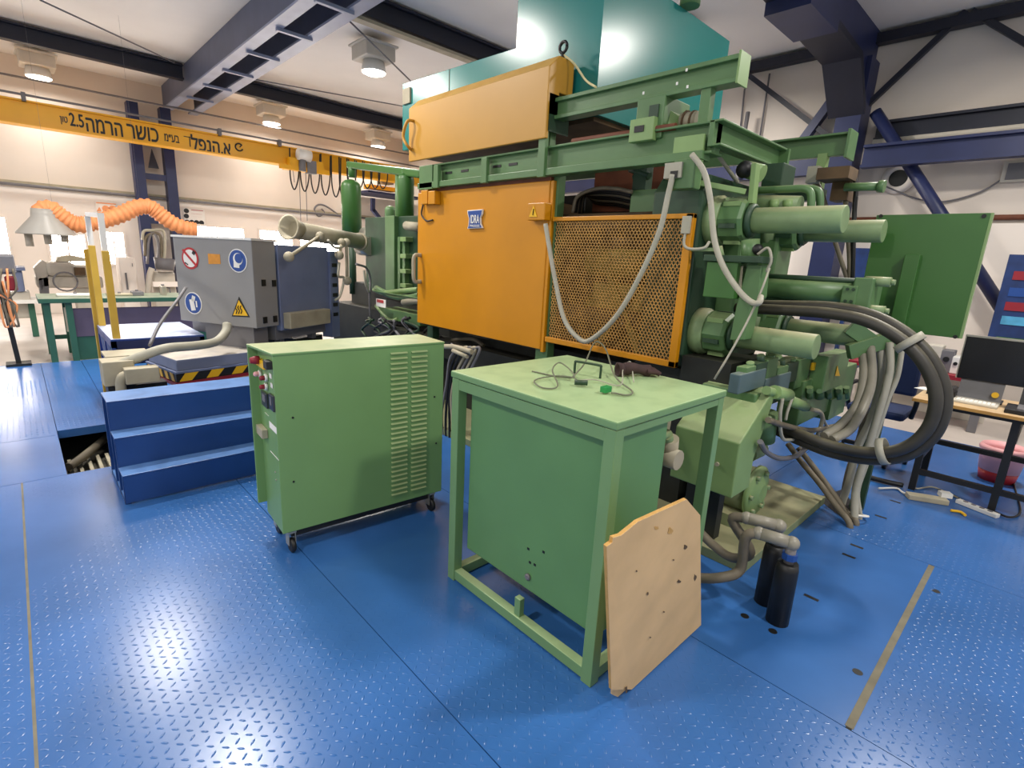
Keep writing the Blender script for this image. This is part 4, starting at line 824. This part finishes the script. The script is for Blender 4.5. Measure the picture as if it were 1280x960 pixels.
ip('lower_rail',G().fb(xi-.25,.1,(466,363),(524,374)),'green',.004); ip('rail_end',G().fb(xi-.2,.3,(475,384),(525,408)),'green',.006); ip('rail_shadow',G().fb(xi+.05,.2,(480,374),(525,392)),'dirt_shade')
for i,(p,m_,r) in enumerate((([(468,362),(480,366),(500,364),(523,362)],'lgreen',.03),([(470,360),(490,370),(510,372),(524,369)],'green',.035),([(505,378),(515,376),(526,375)],'beige',.045),([(470,382),(478,392),(488,400),(497,399)],'lgreen',.02),([(545,410),(548,418),(556,425)],'black',.015),([(538,408),(530,416),(533,424)],'black',.015),([(565,425),(590,424),(605,432)],'hosed',.018))):
    ip('feed_pipe',G().tube([PX(*q,xi-.2) for q in p],r,10),m_)
ip('white_tag',G().fb(xi-.3,.01,(470,373),(482,385)),'paper'); ip('red_tag',G().fb(xi-.305,.005,(471,374),(479,379)),'signr')
for i in range(10):
    x0=458+random.random()*60; ip('tangled_hose',G().tube([PX(x0,395+random.random()*10,xi-.3),PX(x0+random.uniform(-10,12),402,xi-.32),PX(x0+random.uniform(-12,14),412,xi-.3),PX(x0+random.uniform(-14,14),424,xi-.3),PX(x0+random.uniform(-14,14),450,xi-.2)],.016,7),random.choice(['black','hosed','dgreen','greyd']))
for i in range(7):
    x0=556+i*3; ip('tangled_hose',G().tube([PX(x0+8,430+i*2,2.75),PX(x0+14+i*2,436,2.75),PX(x0+6,450+i*5,2.75),PX(x0+2-i,480+i*6,2.75),PX(x0-4+i*2,520+i*8,2.75),PX(x0,560+i*4,2.75),PX(x0+2,600,2.75)],.012,7),random.choice(['black','hosed','beige','greyd']))
ip('hose_coupling',G().tube([PX(556,433,2.7),PX(570,434,2.7),PX(590,440,2.7)],.022,10).cyl(PX(566,438,2.68),PX(584,446,2.68),.018,8),'beige')
# ================================================================== TEAL EXTRACTION HOOD + YELLOW COVER
th=empty('extraction_hood',(4.0,3.6,2.69),'big glossy teal extraction hood above the machine','hood')
xh=3.2; hz0=2.69; hz1=3.33; hy0=2.62; hy1=5.23; ty=3.5
obj('shell',G().prism([(xh,hy0,hz0),(xh,hy1,hz0+.02),(xh,hy1,hz1+.03),(xh,ty,hz1-.02),(xh,ty,3.68),(xh,hy0,3.68)],(1.85,0,0)),M['teal'],th,.004)
obj('corner_seam',G().box(xh-.004,xh+.02,hy0-.004,hy0+.02,hz0,3.68),M['teal'],th); q=PX(562,85,xh); obj('panel_seam',G().box(xh-.003,xh,q.y-.004,q.y+.004,hz0,hz1),M['dgreen'],th)
obj('inlet',G().box(xh+.05,4.95,hy0+.05,hy1-.05,hz0-.03,hz0),M['grime'],th)
q=PY(847,4,hy0); obj('duct_clamp',G().cyl((q.x+.1,hy0-.05,3.68),(q.x+.1,hy0-.05,3.82),.08,12),M['green'],th); obj('lifting_lug',G().fb(xh-.02,.04,(503,112),(512,128)),M['beige'],th)
yc=empty('hood_cover',(3.0,3.8,2.5),'dusty yellow cover with slanted top edge in front of teal hood','cover')
xc_=2.9; a=PX(512,125,xc_); b=PX(683,80,xc_); c=PX(672,178,xc_); d=PX(511,199,xc_)
zt_=2.985; zb_=2.5; yr=PX(686,100,xc_).y; yl_=PX(511,150,xc_).y
bev=.1
obj('shell',G().prism([(xc_,yr,zb_),(xc_,yr,zt_-.02),(xc_+bev,yr,zt_+.07),(xc_+.26,yr,zt_+.07),(xc_+.26,yr,zb_+.32),(xc_+.12,yr,zb_+.32),(xc_+.12,yr,zb_+.16),(xc_+.03,yr,zb_+.16),(xc_+.03,yr,zb_)],(0,yl_-yr,0)),M['ylight'],yc,.006)
e=PX(702,58,xc_+.16); ze_=zt_+.07
ym=yr+.03
obj('eye_bolt',G().cyl((xc_+.16,ym,ze_),(xc_+.16,ym,ze_+.04),.014,10).torus((xc_+.16,ym,ze_+.075),(1,0,0),.035,.011,18,8),M['black'],yc)
obj('grab_handle',G().tube([PX(517,151,xc_),PX(509,152,xc_-.06),PX(504,170,xc_-.07),PX(509,182,xc_-.06),PX(514,187,xc_)],.014,8),M['ylight'],yc)
obj('hanger',G().box(xc_+.02,xc_+.24,yr+.0,yr+.012,zb_+.05,zb_+.3),M['dgreen'],yc)
obj('cream_cord',G().tube([(xc_+.16,ym,ze_+.03),PX(718,80,3.08),PX(732,100,3.05),PX(745,109,3.0)],.008,6),M['cream'],label='cream cord tied from the eye bolt to the hoist rail',cat='cord')
# ================================================================== BIG HOSES
def hosepair(off,lab,dx):
    pts=[(938,387),(985,388),(1040,392),(1085,402),(1125,424),(1155,455),(1170,495),(1160,535),(1130,560),(1090,566),(1045,559),(1005,545),(965,530)]
    P=[PX(x,y,3.45+dx) for x,y in pts]; c=sum(P,V())/len(P)
    P=[p+(p-c).normalized()*off for p in P]; P[0].y+=.12; P[-1].y+=.15; P[-1].x+=.1
    obj('hydraulic_hose',G().tube(P,.033,14),M['hoseb'],label=lab,cat='hose')
hosepair(0,'thick black hydraulic hose making the inner half of big loop',0); hosepair(.04,'thick black hydraulic hose making the outer half of big loop',.05)
for px,py,dr_,lab in ((1137,428,(.55,.8),'pale strap tying the two big hoses at top of loop'),(1104,564,(1,-.1),'pale strap tying the two big hoses at foot of loop')):
    c=PX(px,py,3.47); t=PX(px+dr_[0]*10,py+dr_[1]*8,3.47)-PX(px,py,3.47)
    obj('hose_strap',G().lathe(c-t.normalized()*.02,t,[(.075,0),(.075,.04),(.068,.04),(.068,0)],18),M['hose'],label=lab,cat='strap')
drops=[([(1078,437),(1080,470),(1072,505),(1052,530),(1030,545)],.04,'hosep','stout grey hose curving from the panel channel back to the pump'),
 ([(1088,433),(1090,470),(1083,500),(1064,535),(1040,550)],.04,'hosep','second stout grey hose curving from the panel channel'),
 ([(1100,430),(1102,470),(1090,520),(1072,560),(1062,600),(1052,630)],.036,'hose','pale hose falling from panel channel into the floor opening'),
 ([(1112,428),(1112,465),(1100,510),(1085,560),(1070,610),(1068,650)],.034,'hose','pale hose falling outermost from channel to white cuff in floor'),
 ([(1128,435),(1122,470),(1110,500),(1095,545),(1083,580),(1072,615),(1075,645)],.022,'hose','slim pale hose crossing the big loop down to floor'),
 ([(1090,450),(1086,490),(1076,540),(1060,590),(1053,625)],.026,'hosed','dark dusty hose between pale hoses below the channel'),
 ([(985,555),(1000,575),(1025,605),(1045,632),(1062,655)],.03,'hosed','dusty brown hose running down from pump to floor opening'),
 ([(998,560),(1018,585),(1040,615),(1058,640),(1070,652)],.03,'hosed','second dusty brown hose beside it entering floor opening')]
ho=PZ(1062,645)
for p,r,m_,lab in drops:
    n=len(p); P=[]
    e_=PZ(*p[-1],.02)
    for i,q in enumerate(p):
        xx=4.15+(e_.x-4.15)*(i/(n-1)) if p[-1][1]>600 else 4.1-.6*(i/(n-1))
        P.append(PX(*q,xx))
    if p[-1][1]>600: P.append(P[-1]+V((0,0,-.09-P[-1].z)))
    obj('drop_hose',G().tube(P,r*.7,10),M[m_],label=lab,cat='hose')

c=PZ(1052,636); obj('floor_cutout',G().prism([PZ(1020,622,.0015),PZ(1052,612,.0015),PZ(1076,640,.0015),PZ(1064,656,.0015)],(0,0,-.02)),M['black'],floor)
c=PZ(1068,648); obj('hose_cuff',G().torus((c.x,c.y,.03),(.3,.2,1),.075,.008,20,6),M['white'],label='white plastic cuff around hoses entering the floor',cat='cuff')
# ================================================================== PIPE STUBS IN THE FLOOR
def stub(gx,gy,h,lab,dx):
    b=PZ(gx,gy); o=empty('pipe_stub',b,lab,'pipe')
    obj('sleeve',G().lathe((b.x,b.y,-.02),(0,0,1),[(.052,0),(.05,h*.9),(.044,h)],18),M['black'],o)
    obj('riser',G().cyl((b.x,b.y,h-.03),(b.x,b.y,h+.07),.024,12),M['greyd'],o); obj('union_nut',G().lathe((b.x,b.y,h),(0,0,1),[(.034,0),(.034,.03)],8,False),M['signb'],o)
    t=V((b.x,b.y,h+.07)); e2=t+V((-.03,.14,.0))+V((dx,0,0))
    obj('elbow',G().sph(t+ez*.01,.034,12,8).cyl(t+ez*.01,e2+ez*.01,.03,12).sph(e2+ez*.01,.032,12,8),M['hosep'],o); return e2
e1=stub(971,776,.34,'black sleeved pipe stub with grey elbow nearer the tan seam',0); e2=stub(956,752,.35,'black sleeved pipe stub with grey elbow beside the machine base',-.02)
obj('drain_hose',G().tube([e1+ez*.01,e1+V((-.02,.05,-.03)),PX(925,712,e1.x),PX(900,722,e1.x-.1),PX(872,722,e1.x-.12),PX(850,716,e1.x-.12)],.025,10),M['hosed'],label='dusty hose from pipe stub running behind the plywood board',cat='hose')
obj('drain_hose',G().tube([e2+ez*.01,e2+V((-.02,.06,-.02)),PX(938,690,e2.x+.02),PX(915,697,e2.x+.05),PX(890,680,e2.x+.1),PX(870,660,e2.x+.1)],.025,10),M['hosed'],label='dusty hose dipping from pipe elbow towards the tank',cat='hose')
# ================================================================== DESK
dk=empty('trestle_desk',(5.3,.1,0),'wooden topped desk on black square tube legs','desk')
obj('desk_top',G().box(4.96,5.62,-.55,.68,.725,.752),M['wood'],dk,.004)
for x in (5.06,5.52):
    for y in (.56,.08,-.48): obj('leg',G().box(x-.022,x+.022,y-.022,y+.022,0,.725),M['black'],dk)
obj('stretcher',G().box(5.04,5.08,-.48,.56,.14,.18),M['black'],dk); obj('stretcher',G().box(5.5,5.54,-.48,.56,.3,.34),M['black'],dk)
for y in (.56,.08): obj('side_stretcher',G().box(5.06,5.52,y-.018,y+.018,.26,.3),M['black'],dk)
obj('apron',G().box(5.04,5.08,-.5,.58,.69,.725),M['black'],dk)
dz=.752
def dq(px,py): return PZ(px,py,dz)
# monitor seen from behind/side
mn=empty('monitor',PZ(1245,488,dz),'wide black monitor standing on the desk','monitor')
A=PZ(1197,476,dz); xm=5.36
tl_=PX(1209,420,xm); br_=PX(1285,489,xm)
obj('panel',G().box(xm,xm+.03,br_.y-.08,tl_.y,br_.z+.02,tl_.z),M['screen'],mn,.005); obj('bezel',G().box(xm-.004,xm+.034,br_.y-.085,tl_.y+.008,tl_.z-.002,tl_.z+.012).box(xm-.004,xm+.034,tl_.y,tl_.y+.008,br_.z+.02,tl_.z),M['chrome'],mn)
obj('foot',G().box(xm-.05,xm+.12,tl_.y-.3,tl_.y-.12,dz,dz+.012).box(xm+.03,xm+.06,tl_.y-.24,tl_.y-.18,dz,dz+.25),M['black'],mn)
q=PX(1262,430,xm-.1)
obj('open_laptop_screen',G().bar(PX(1256,434,5.2),PX(1243,480,5.2),.012,.36,up=(1,.4,0)),M['screen'],mn) if False else None
ls=empty('black_laptop',PZ(1262,497,dz),'black laptop with its lid half turned in front of monitor','laptop')
c=PZ(1255,500,dz); obj('base',G().box(5.04,5.26,-.22,.1,dz+.03,dz+.045),M['greyd'],ls,.003); obj('screen_lid',G().prism([(5.24,-.22,dz+.045),(5.24,.1,dz+.045),(5.3,.1,dz+.24),(5.3,-.22,dz+.24)],(.01,0,.002)),M['screen'],ls); obj('dock',G().box(5.03,5.3,-.24,.16,dz,dz+.03),M['black'],ls,.003)
obj('yellow_tape',G().cyl(PZ(1244,494,dz+.047),PZ(1244,494,dz+.07),.022,16),M['signy'],label='small yellow tape roll on the black laptop base',cat='tape')
lk=empty('grey_laptop',PZ(1200,482,dz),'pale grey laptop keyboard beside the monitor foot','laptop')
obj('base',G().box(5.1,5.32,.2,.46,dz,dz+.016),M['lampbox'],lk,.003)
for i in range(5):
    for j in range(9): obj('key',G().bc((5.14+i*.024,.23+j*.025,dz+.018),.018,.02,.004),M['paper'],lk)
obj('screen_lid',G().prism([(5.32,.2,dz+.014),(5.32,.46,dz+.014),(5.38,.46,dz+.17),(5.38,.2,dz+.17)],(.008,0,0)),M['greyd'],lk)
for i,(px,py,a,lab) in enumerate(((1185,495,.2,'white paper sheet lying at desk edge'),(1165,488,-.3,'white paper sheet partly under the grey laptop'))):
    c=PZ(px,py,dz); Mx=Matrix.Translation(c)@Matrix.Rotation(a,4,'Z'); obj('paper_sheet',G(Mx).box(-.07,.07,-.1,.1,0,.002+.002*i),M['paper'],label=lab,cat='paper')
obj('black_tray',G().box(5.25,5.55,.46,.64,dz,dz+.05).box(5.27,5.53,.48,.62,dz+.05,dz+.06),M['black'],bevel=.004,label='flat black tray on the desk corner by the hose loop',cat='tray')
# office chair
ch=empty('office_chair',(5.65,.95,0),'black and blue office chair tucked beside the desk','chair')
cx,cy=5.62,.98
obj('seat',G().box(cx-.22,cx+.22,cy-.22,cy+.22,.44,.52),M['navydk'],ch,.03); obj('backrest',G().box(cx+.2,cx+.26,cy-.2,cy+.2,.6,1.02),M['navydk'],ch,.03); obj('back_stem',G().box(cx+.2,cx+.24,cy-.03,cy+.03,.45,.7),M['black'],ch)
for s in (-1,1): obj('armrest',G().tube([(cx-.05,cy+s*.24,.46),(cx-.1,cy+s*.26,.58),(cx-.08,cy+s*.26,.66),(cx+.14,cy+s*.26,.67)],.02,8),M['black'],ch)
obj('gas_lift',G().cyl((cx,cy,.1),(cx,cy,.45),.03,12),M['black'],ch)
for i in range(5):
    a=i*2*math.pi/5; k=obj('base_arm',G().bar((cx,cy,.11),(cx+.27*math.cos(a),cy+.27*math.sin(a),.08),.04,.035),M['black'],ch); obj('castor',G().cyl((cx+.27*math.cos(a),cy+.27*math.sin(a)-.015,.03),(cx+.27*math.cos(a),cy+.27*math.sin(a)+.015,.03),.03,12),M['black'],k)
# waste bin
b=PZ(1222,596); bx_,by_=5.95,.12
wb=empty('waste_bin',(bx_,by_,0),'pink plastic bin liner in a red bin under the desk','bin')
obj('bin',G().lathe((bx_,by_,0),(0,0,1),[(.12,0),(.135,.1),(.12,.1),(.11,.02)],20),M['signr'],wb)
obj('liner',G().lathe((bx_,by_,.06),(0,0,1),[(.135,.03),(.15,.18),(.165,.22),(.15,.25),(.14,.2),(.125,.03)],20),M['pink'],wb)
# stuff on the floor under the desk
ps=empty('power_strip',PZ(1215,632),'white power strip on the blue floor beneath desk','power strip')
a=PZ(1196,628);b=PZ(1247,648); obj('body',G().bar(a+ez*.016,b+ez*.016,.05,.03),M['white'],ps,.004)
for t in (.2,.4,.6,.8): obj('outlet',G().cyl(a+(b-a)*t+ez*.03,a+(b-a)*t+ez*.034,.016,12),M['greyd'],ps)
obj('floor_box',G().bar(PZ(1133,622)+ez*.02,PZ(1183,630)+ez*.02,.08,.04),M['beige'],bevel=.006,label='flat cream box lying under desk leg',cat='box')
obj('floor_box',G().bar(PZ(1172,626)+ez*.06,PZ(1186,628)+ez*.06,.06,.035),M['white'],label='small white adapter resting on the cream box',cat='adapter')
for p,m_,r,lab in (([(1098,612),(1120,612),(1130,618),(1150,622)],'paper',.008,'white cord on floor towards the cream box'),([(1080,598),(1105,605),(1128,610)],'black',.02,'black strip of cable on floor beside hose cuff'),([(1140,605),(1145,612),(1165,610),(1185,618),(1200,625)],'hose',.006,'pale wire tangled over the cream box'),([(1240,640),(1262,648),(1275,640),(1268,610),(1262,580),(1275,540),(1282,520)],'black',.007,'black cord curling from power strip up to desk'),([(1205,630),(1195,622),(1180,615),(1172,613)],'black',.006,'thin black wire behind the power strip'),([(1188,640),(1200,642),(1206,646)],'signy',.01,'yellow plug lead on floor beside power strip')):
    obj('loose_cable',G().tube([PZ(*q)+ez*(r+.003) for q in p],r,7),M[m_],label=lab,cat='cord')
# workbench against the right wall with clutter
rb=empty('side_bench',(8.2,1.3,0),'red edged side bench behind the green panel','bench')
a=PX(1095,455,7.6); b=PX(1195,465,7.6)
obj('top',G().box(7.6,8.3,b.y-.3,a.y+.3,a.z-.05,a.z),M['red'],rb); obj('back',G().box(8.25,8.3,b.y-.3,a.y+.3,.0,a.z-.05),M['lampbox'],rb)
for y in (b.y-.25,a.y+.25): obj('leg',G().box(7.62,7.7,y-.04,y+.04,0,a.z-.05),M['greyd'],rb)
for px,w_,h_,m_,lab in ((1150,.12,.22,'greyd','dark grey instrument on the side bench'),(1168,.14,.3,'lampbox','pale instrument case on the side bench'),(1185,.12,.26,'greyd','grey meter box on side bench next to monitor'),(1198,.08,.2,'white','small white carton on the side bench')):
    q=PX(px,440,7.75); o=empty('bench_instrument',(7.85,q.y,a.z),lab,'instrument'); obj('case',G().box(7.75,7.95,q.y-w_/2,q.y+w_/2,a.z,a.z+h_),M[m_],o,.01); obj('front_dial',G().cyl((7.75,q.y,a.z+h_*.6),(7.735,q.y,a.z+h_*.6),w_*.25,12),M['black'],o)
# ================================================================== LEFT BACKGROUND
# workbench
bb=empty('workbench',(1.0,9.3,0),'dark green workbench with purple grey front panel','workbench')
x0_,x1_,y0_,y1_,bz_=.2,3.0,9.02,9.8,.84
obj('bench_top',G().box(x0_-.04,x1_,y0_-.04,y1_,bz_-.06,bz_),M['bgreen'],bb,.006)
for x in (x0_,x1_-.08,.42):
    obj('leg',G().box(x,x+.07,y0_,y0_+.07,0,bz_-.06),M['bgreen'],bb); obj('leg',G().box(x,x+.07,y1_-.1,y1_-.03,0,bz_-.06),M['bgreen'],bb)
obj('front_panel',G().box(.46,x1_-.1,y0_+.05,y0_+.08,.32,bz_-.14),M['purple'],bb); obj('kick_panel',G().box(.46,x1_-.1,y0_+.06,y0_+.09,.0,.32),M['bgreen'],bb); obj('notice_card',G().box(.4,.45,y0_+.01,y0_+.02,.4,.72),M['beige'],bb)
obj('rear_rail',G().box(x0_,x1_,y1_-.06,y1_-.03,.2,.26),M['bgreen'],bb)
for px,py,sx,sz,m_,lab in ((172,373,.14,.06,'greyd','small dark clamp on the green workbench'),(150,374,.3,.03,'beige','flat beige part on the green workbench'),(205,372,.06,.14,'chrome','bent steel handle standing on the green workbench'),(95,375,.4,.03,'white','long white strip on the green workbench')):
    q=PY(px,py,9.4); o=empty('bench_part',(q.x,9.4,bz_),lab,'part'); obj('piece',G().box(q.x-sx/2,q.x+sx/2,9.3,9.5,bz_,bz_+sz),M[m_],o,.01); obj('knob',G().cyl((q.x,9.4,bz_+sz),(q.x,9.4,bz_+sz+.02),.02,10),M['greyd'],o)
# lathe
la_=empty('lathe',(1.1,12.3,0),'pale grey machine tool with rounded head behind workbench','machine')
def lq(px,py,y=12.0): return PY(px,py,y)
a=lq(42,332);b=lq(132,375)
obj('bed',G().box(a.x,b.x,12,12.7,.75,.95),M['machg'],la_,.03); obj('headstock',G().box(lq(58,340).x,lq(95,340).x,11.95,12.7,.95,lq(75,328).z),M['machg'],la_,.06); obj('gearbox',G().box(lq(92,345).x,lq(122,345).x,12,12.6,.95,lq(100,332).z),M['machg'],la_,.04)
obj('head_cap',G().prism([lq(72,322),lq(88,319),lq(108,323),lq(110,327),lq(70,327)],(0,.5,0)),M['beige'],la_); obj('tailstock',G().prism([lq(42,335),lq(52,325),lq(62,330),lq(60,350),lq(52,370),lq(46,350)],(0,.4,0)),M['machg'],la_,.02)
obj('pedestal',G().prism([lq(48,352),lq(60,345),lq(64,395),lq(56,400)],(0,.5,0)),M['greyd'],la_); obj('pedestal',G().box(a.x+.5,b.x-.1,12.05,12.6,0,.75),M['machg'],la_)
obj('hand_wheel',G().torus(lq(82,352,11.9),(0,1,0),.16,.015,20,6),M['greyd'],la_); obj('chuck_opening',G().box(lq(92,336).x,lq(106,336).x,11.93,11.98,lq(95,344).z,lq(95,334).z),M['grime'],la_,.01)
# white machine cabinet & another tool
wc=empty('white_cabinet',(2.05,12.4,0),'tall cream machine cabinet with dark slot by wall column','cabinet')
a=lq(149,322);b=lq(175,365); obj('body',G().box(a.x,b.x,12.1,12.6,0,a.z),M['wallw'],wc,.02); obj('vent_strip',G().box(a.x+.2,b.x-.06,12.08,12.1,a.z-.16,a.z-.1),M['greyd'],wc); obj('side_slot',G().sb(12.08,.02,(156,341),(161,362)),M['greyd'],wc)
dm=empty('bench_drill',(2.6,12.2,0),'grey machine with dark top bucket and pipe handle beside cream cabinet','machine')
a=lq(188,322);b=lq(222,375); obj('body',G().box(a.x,b.x,12,12.5,0,lq(200,340).z),M['machg'],dm,.03); obj('bucket',G().cyl(lq(206,337),lq(206,323),.15,14,.18),M['greyd'],dm); obj('handle',G().tube([lq(201,372,11.95),lq(201,360,11.95),lq(212,360,11.95),lq(212,372,11.95)],.015,6,sub=2),M['greyd'],dm); obj('arm',G().tube([lq(185,368,11.9),lq(187,345,11.9),lq(190,335,11.9)],.05,8),M['machg'],dm); obj('tray',G().box(lq(190,355).x,lq(222,355).x,11.9,12.1,lq(200,358).z,lq(200,352).z),M['wallw'],dm)
sv=empty('side_machine',(-.1,11.6,0),'small pale machine with purple grey hood at the floor edge','machine')
a=PY(14,338,11.5);b=PY(32,365,11.5); obj('hood',G().box(a.x,b.x,11.5,12,b.z,a.z),M['furn'],sv,.03); obj('hood_lid',G().box(a.x-.03,b.x+.04,11.45,12.05,a.z,a.z+.05),M['furn'],sv); obj('body',G().box(a.x-.3,b.x+.05,11.55,12.0,.3,b.z),M['machg'],sv,.02); obj('table',G().box(a.x-.5,b.x+.15,11.4,12.1,.55,.6),M['white'],sv); 
for x in (a.x-.4,b.x): obj('leg',G().box(x,x+.08,11.5,11.6,0,.55),M['bgreen'],sv)
# column of cables at the far left
pc=empty('control_stand',(-.12,9.04,0),'dark pole stand wrapped with cables at the blue floor edge','stand')
a=PY(24,456,9.04); t=PY(5,330,9.04)
obj('pole',G().bar((a.x,9.04,.03),(a.x-.06,9.04,t.z),.05,.05),M['black'],pc); obj('foot',G().box(a.x-.12,a.x+.12,8.92,9.16,0,.03),M['black'],pc); obj('head',G().box(t.x-.16,t.x+.1,8.95,9.13,t.z-.12,t.z+.12),M['greyd'],pc,.03); obj('pendant',G().box(t.x-.02,t.x+.09,8.93,9.0,t.z-.32,t.z-.14),M['red'],pc,.02)
for i in range(4): obj('wrapped_cable',G().tube([(t.x-.08+.05*i,8.93,t.z-.05),(t.x-.14+.07*i,8.9,t.z-.3),(t.x+.05-.04*i,8.95,t.z-.5),(a.x-.06+.04*i,8.95,.5),(t.x-.1+.03*i,8.93,t.z-.2)],.012,6),M['hosed'] if i%2 else M['orange'],pc)
# fume hood with orange duct
fh=empty('fume_hood',PY(60,293,11),'grey cone fume hood hanging over machine tool','hood')
c=PY(59,292,11); t=PY(60,270,11); r_=(PY(98,292,11).x-PY(20,292,11).x)/2
obj('cone',G().lathe((c.x,11,c.z),(0,0,1),[(r_,-.02),(r_,.0),(r_*.45,t.z-c.z-.02),(.16,t.z-c.z+.02),(.15,t.z-c.z+.1),(.12,t.z-c.z+.1),(r_*.43,t.z-c.z-.05),(r_-.02,-.01)],32),M['conegrey'],fh)
for i,(dx) in enumerate((-.22,.0,.2)): obj('lamp_cluster',G().cyl((c.x+dx,11,c.z-.02),(c.x+dx,11,c.z-.2+.04*i),.05,10),M['machg'],fh)
dpt=[(60,270),(53,263),(63,261),(73,268),(87,277),(100,281),(112,279),(125,276),(140,272),(156,266),(169,260),(184,258),(194,263),(204,271),(218,280),(235,286),(245,287)]
obj('orange_duct',G().tube([PY(x,y,11) for x,y in dpt],.125,14,sub=10,rfun=lambda t:1+.1*math.sin(t*2*math.pi*38)),M['orange'],label='ribbed orange flexible duct snaking from fume hood past the column',cat='duct')
obj('duct_wire',G().cyl(PY(175,257,11),PY(175,257,11)+ez*3.0,.0012,5),M['greyd'],label='thin wire hanging the orange duct from the ceiling',cat='wire'); obj('duct_wire',G().cyl(PY(66,261,11),PY(66,261,11)+ez*2.96,.0012,5),M['greyd'],label='thin wire hanging the fume hood end of duct from the ceiling',cat='wire')
# wall signs
sg1=empty('safety_sign',PY(132,268,YW-.08),'orange safety sign board on windowed wall','sign')
def wq(px,py,o=.08): return PY(px,py,YW-o)
def wbox(g,tl,br,o,d=.01): a=wq(*tl,o=o); b=wq(*br,o=o); return g.box(a.x,b.x,YW-o,YW-o+d,b.z,a.z)
obj('board',wbox(G(),(119,251),(146,267),.09),M['wallw'],sg1); obj('heading',wbox(G(),(120,252.5),(145,256),.095,.004),M['orange'],sg1)
for px in (124,132.5,141): c=wq(px,261,.095); obj('pictogram',G().cyl((c.x,YW-.095,c.z),(c.x,YW-.09,c.z),.07,14) if px>125 else G().prism([wq(px,258.5,.095),wq(px+3.2,264,.095),wq(px-3.2,264,.095)],(0,.004,0)),M['orange'],sg1)
sg2=empty('rules_sign',PY(243,268,YW-.08),'white rules sign with black pictograms on windowed wall','sign')
obj('board',wbox(G(),(229,260),(257,281),.09),M['paper'],sg2)
for px,py in ((233,263.5),(233,270),(234,277.5),(240,277.8),(246,278),(252,278.5)): c=wq(px,py,.095); obj('pictogram',G().cyl((c.x,YW-.095,c.z),(c.x,YW-.09,c.z),.055,14),M['black'],sg2)
obj('text_block',wbox(G(),(239,262),(254,264),.095,.004).box(*(lambda a,b:(a.x,b.x,YW-.095,YW-.091,b.z,a.z))(wq(239,267,.095),wq(253,268,.095))).box(*(lambda a,b:(a.x,b.x,YW-.095,YW-.091,b.z,a.z))(wq(239,270.5,.095),wq(252,271.5,.095))),M['signr'],sg2)
# coiled hose on the wall and cables on column
obj('wall_hose',G().tube([wq(425,270),wq(408,258),wq(398,256),wq(393,262),wq(398,270),wq(405,266),wq(402,261)],.025,8),M['greyd'],label='dark hose curl hanging on windowed wall by gas bottle',cat='hose')
for i,p in enumerate(([(178,300),(180,289),(190,288),(204,289),(206,310),(204,330)],[(184,330),(186,300),(192,291),(198,305),(197,330)],[(181,320),(183,296),(200,294),(202,325)])):
    obj('column_cable',G().tube([PY(x,y,14.4) for x,y in p],.03,8),M[('hose','greyd','hosed')[i]],label=['pale cable arch clipped on the ladder column','dark cable arch clipped on the ladder column','brown cable arch clipped on the ladder column'][i],cat='cable')
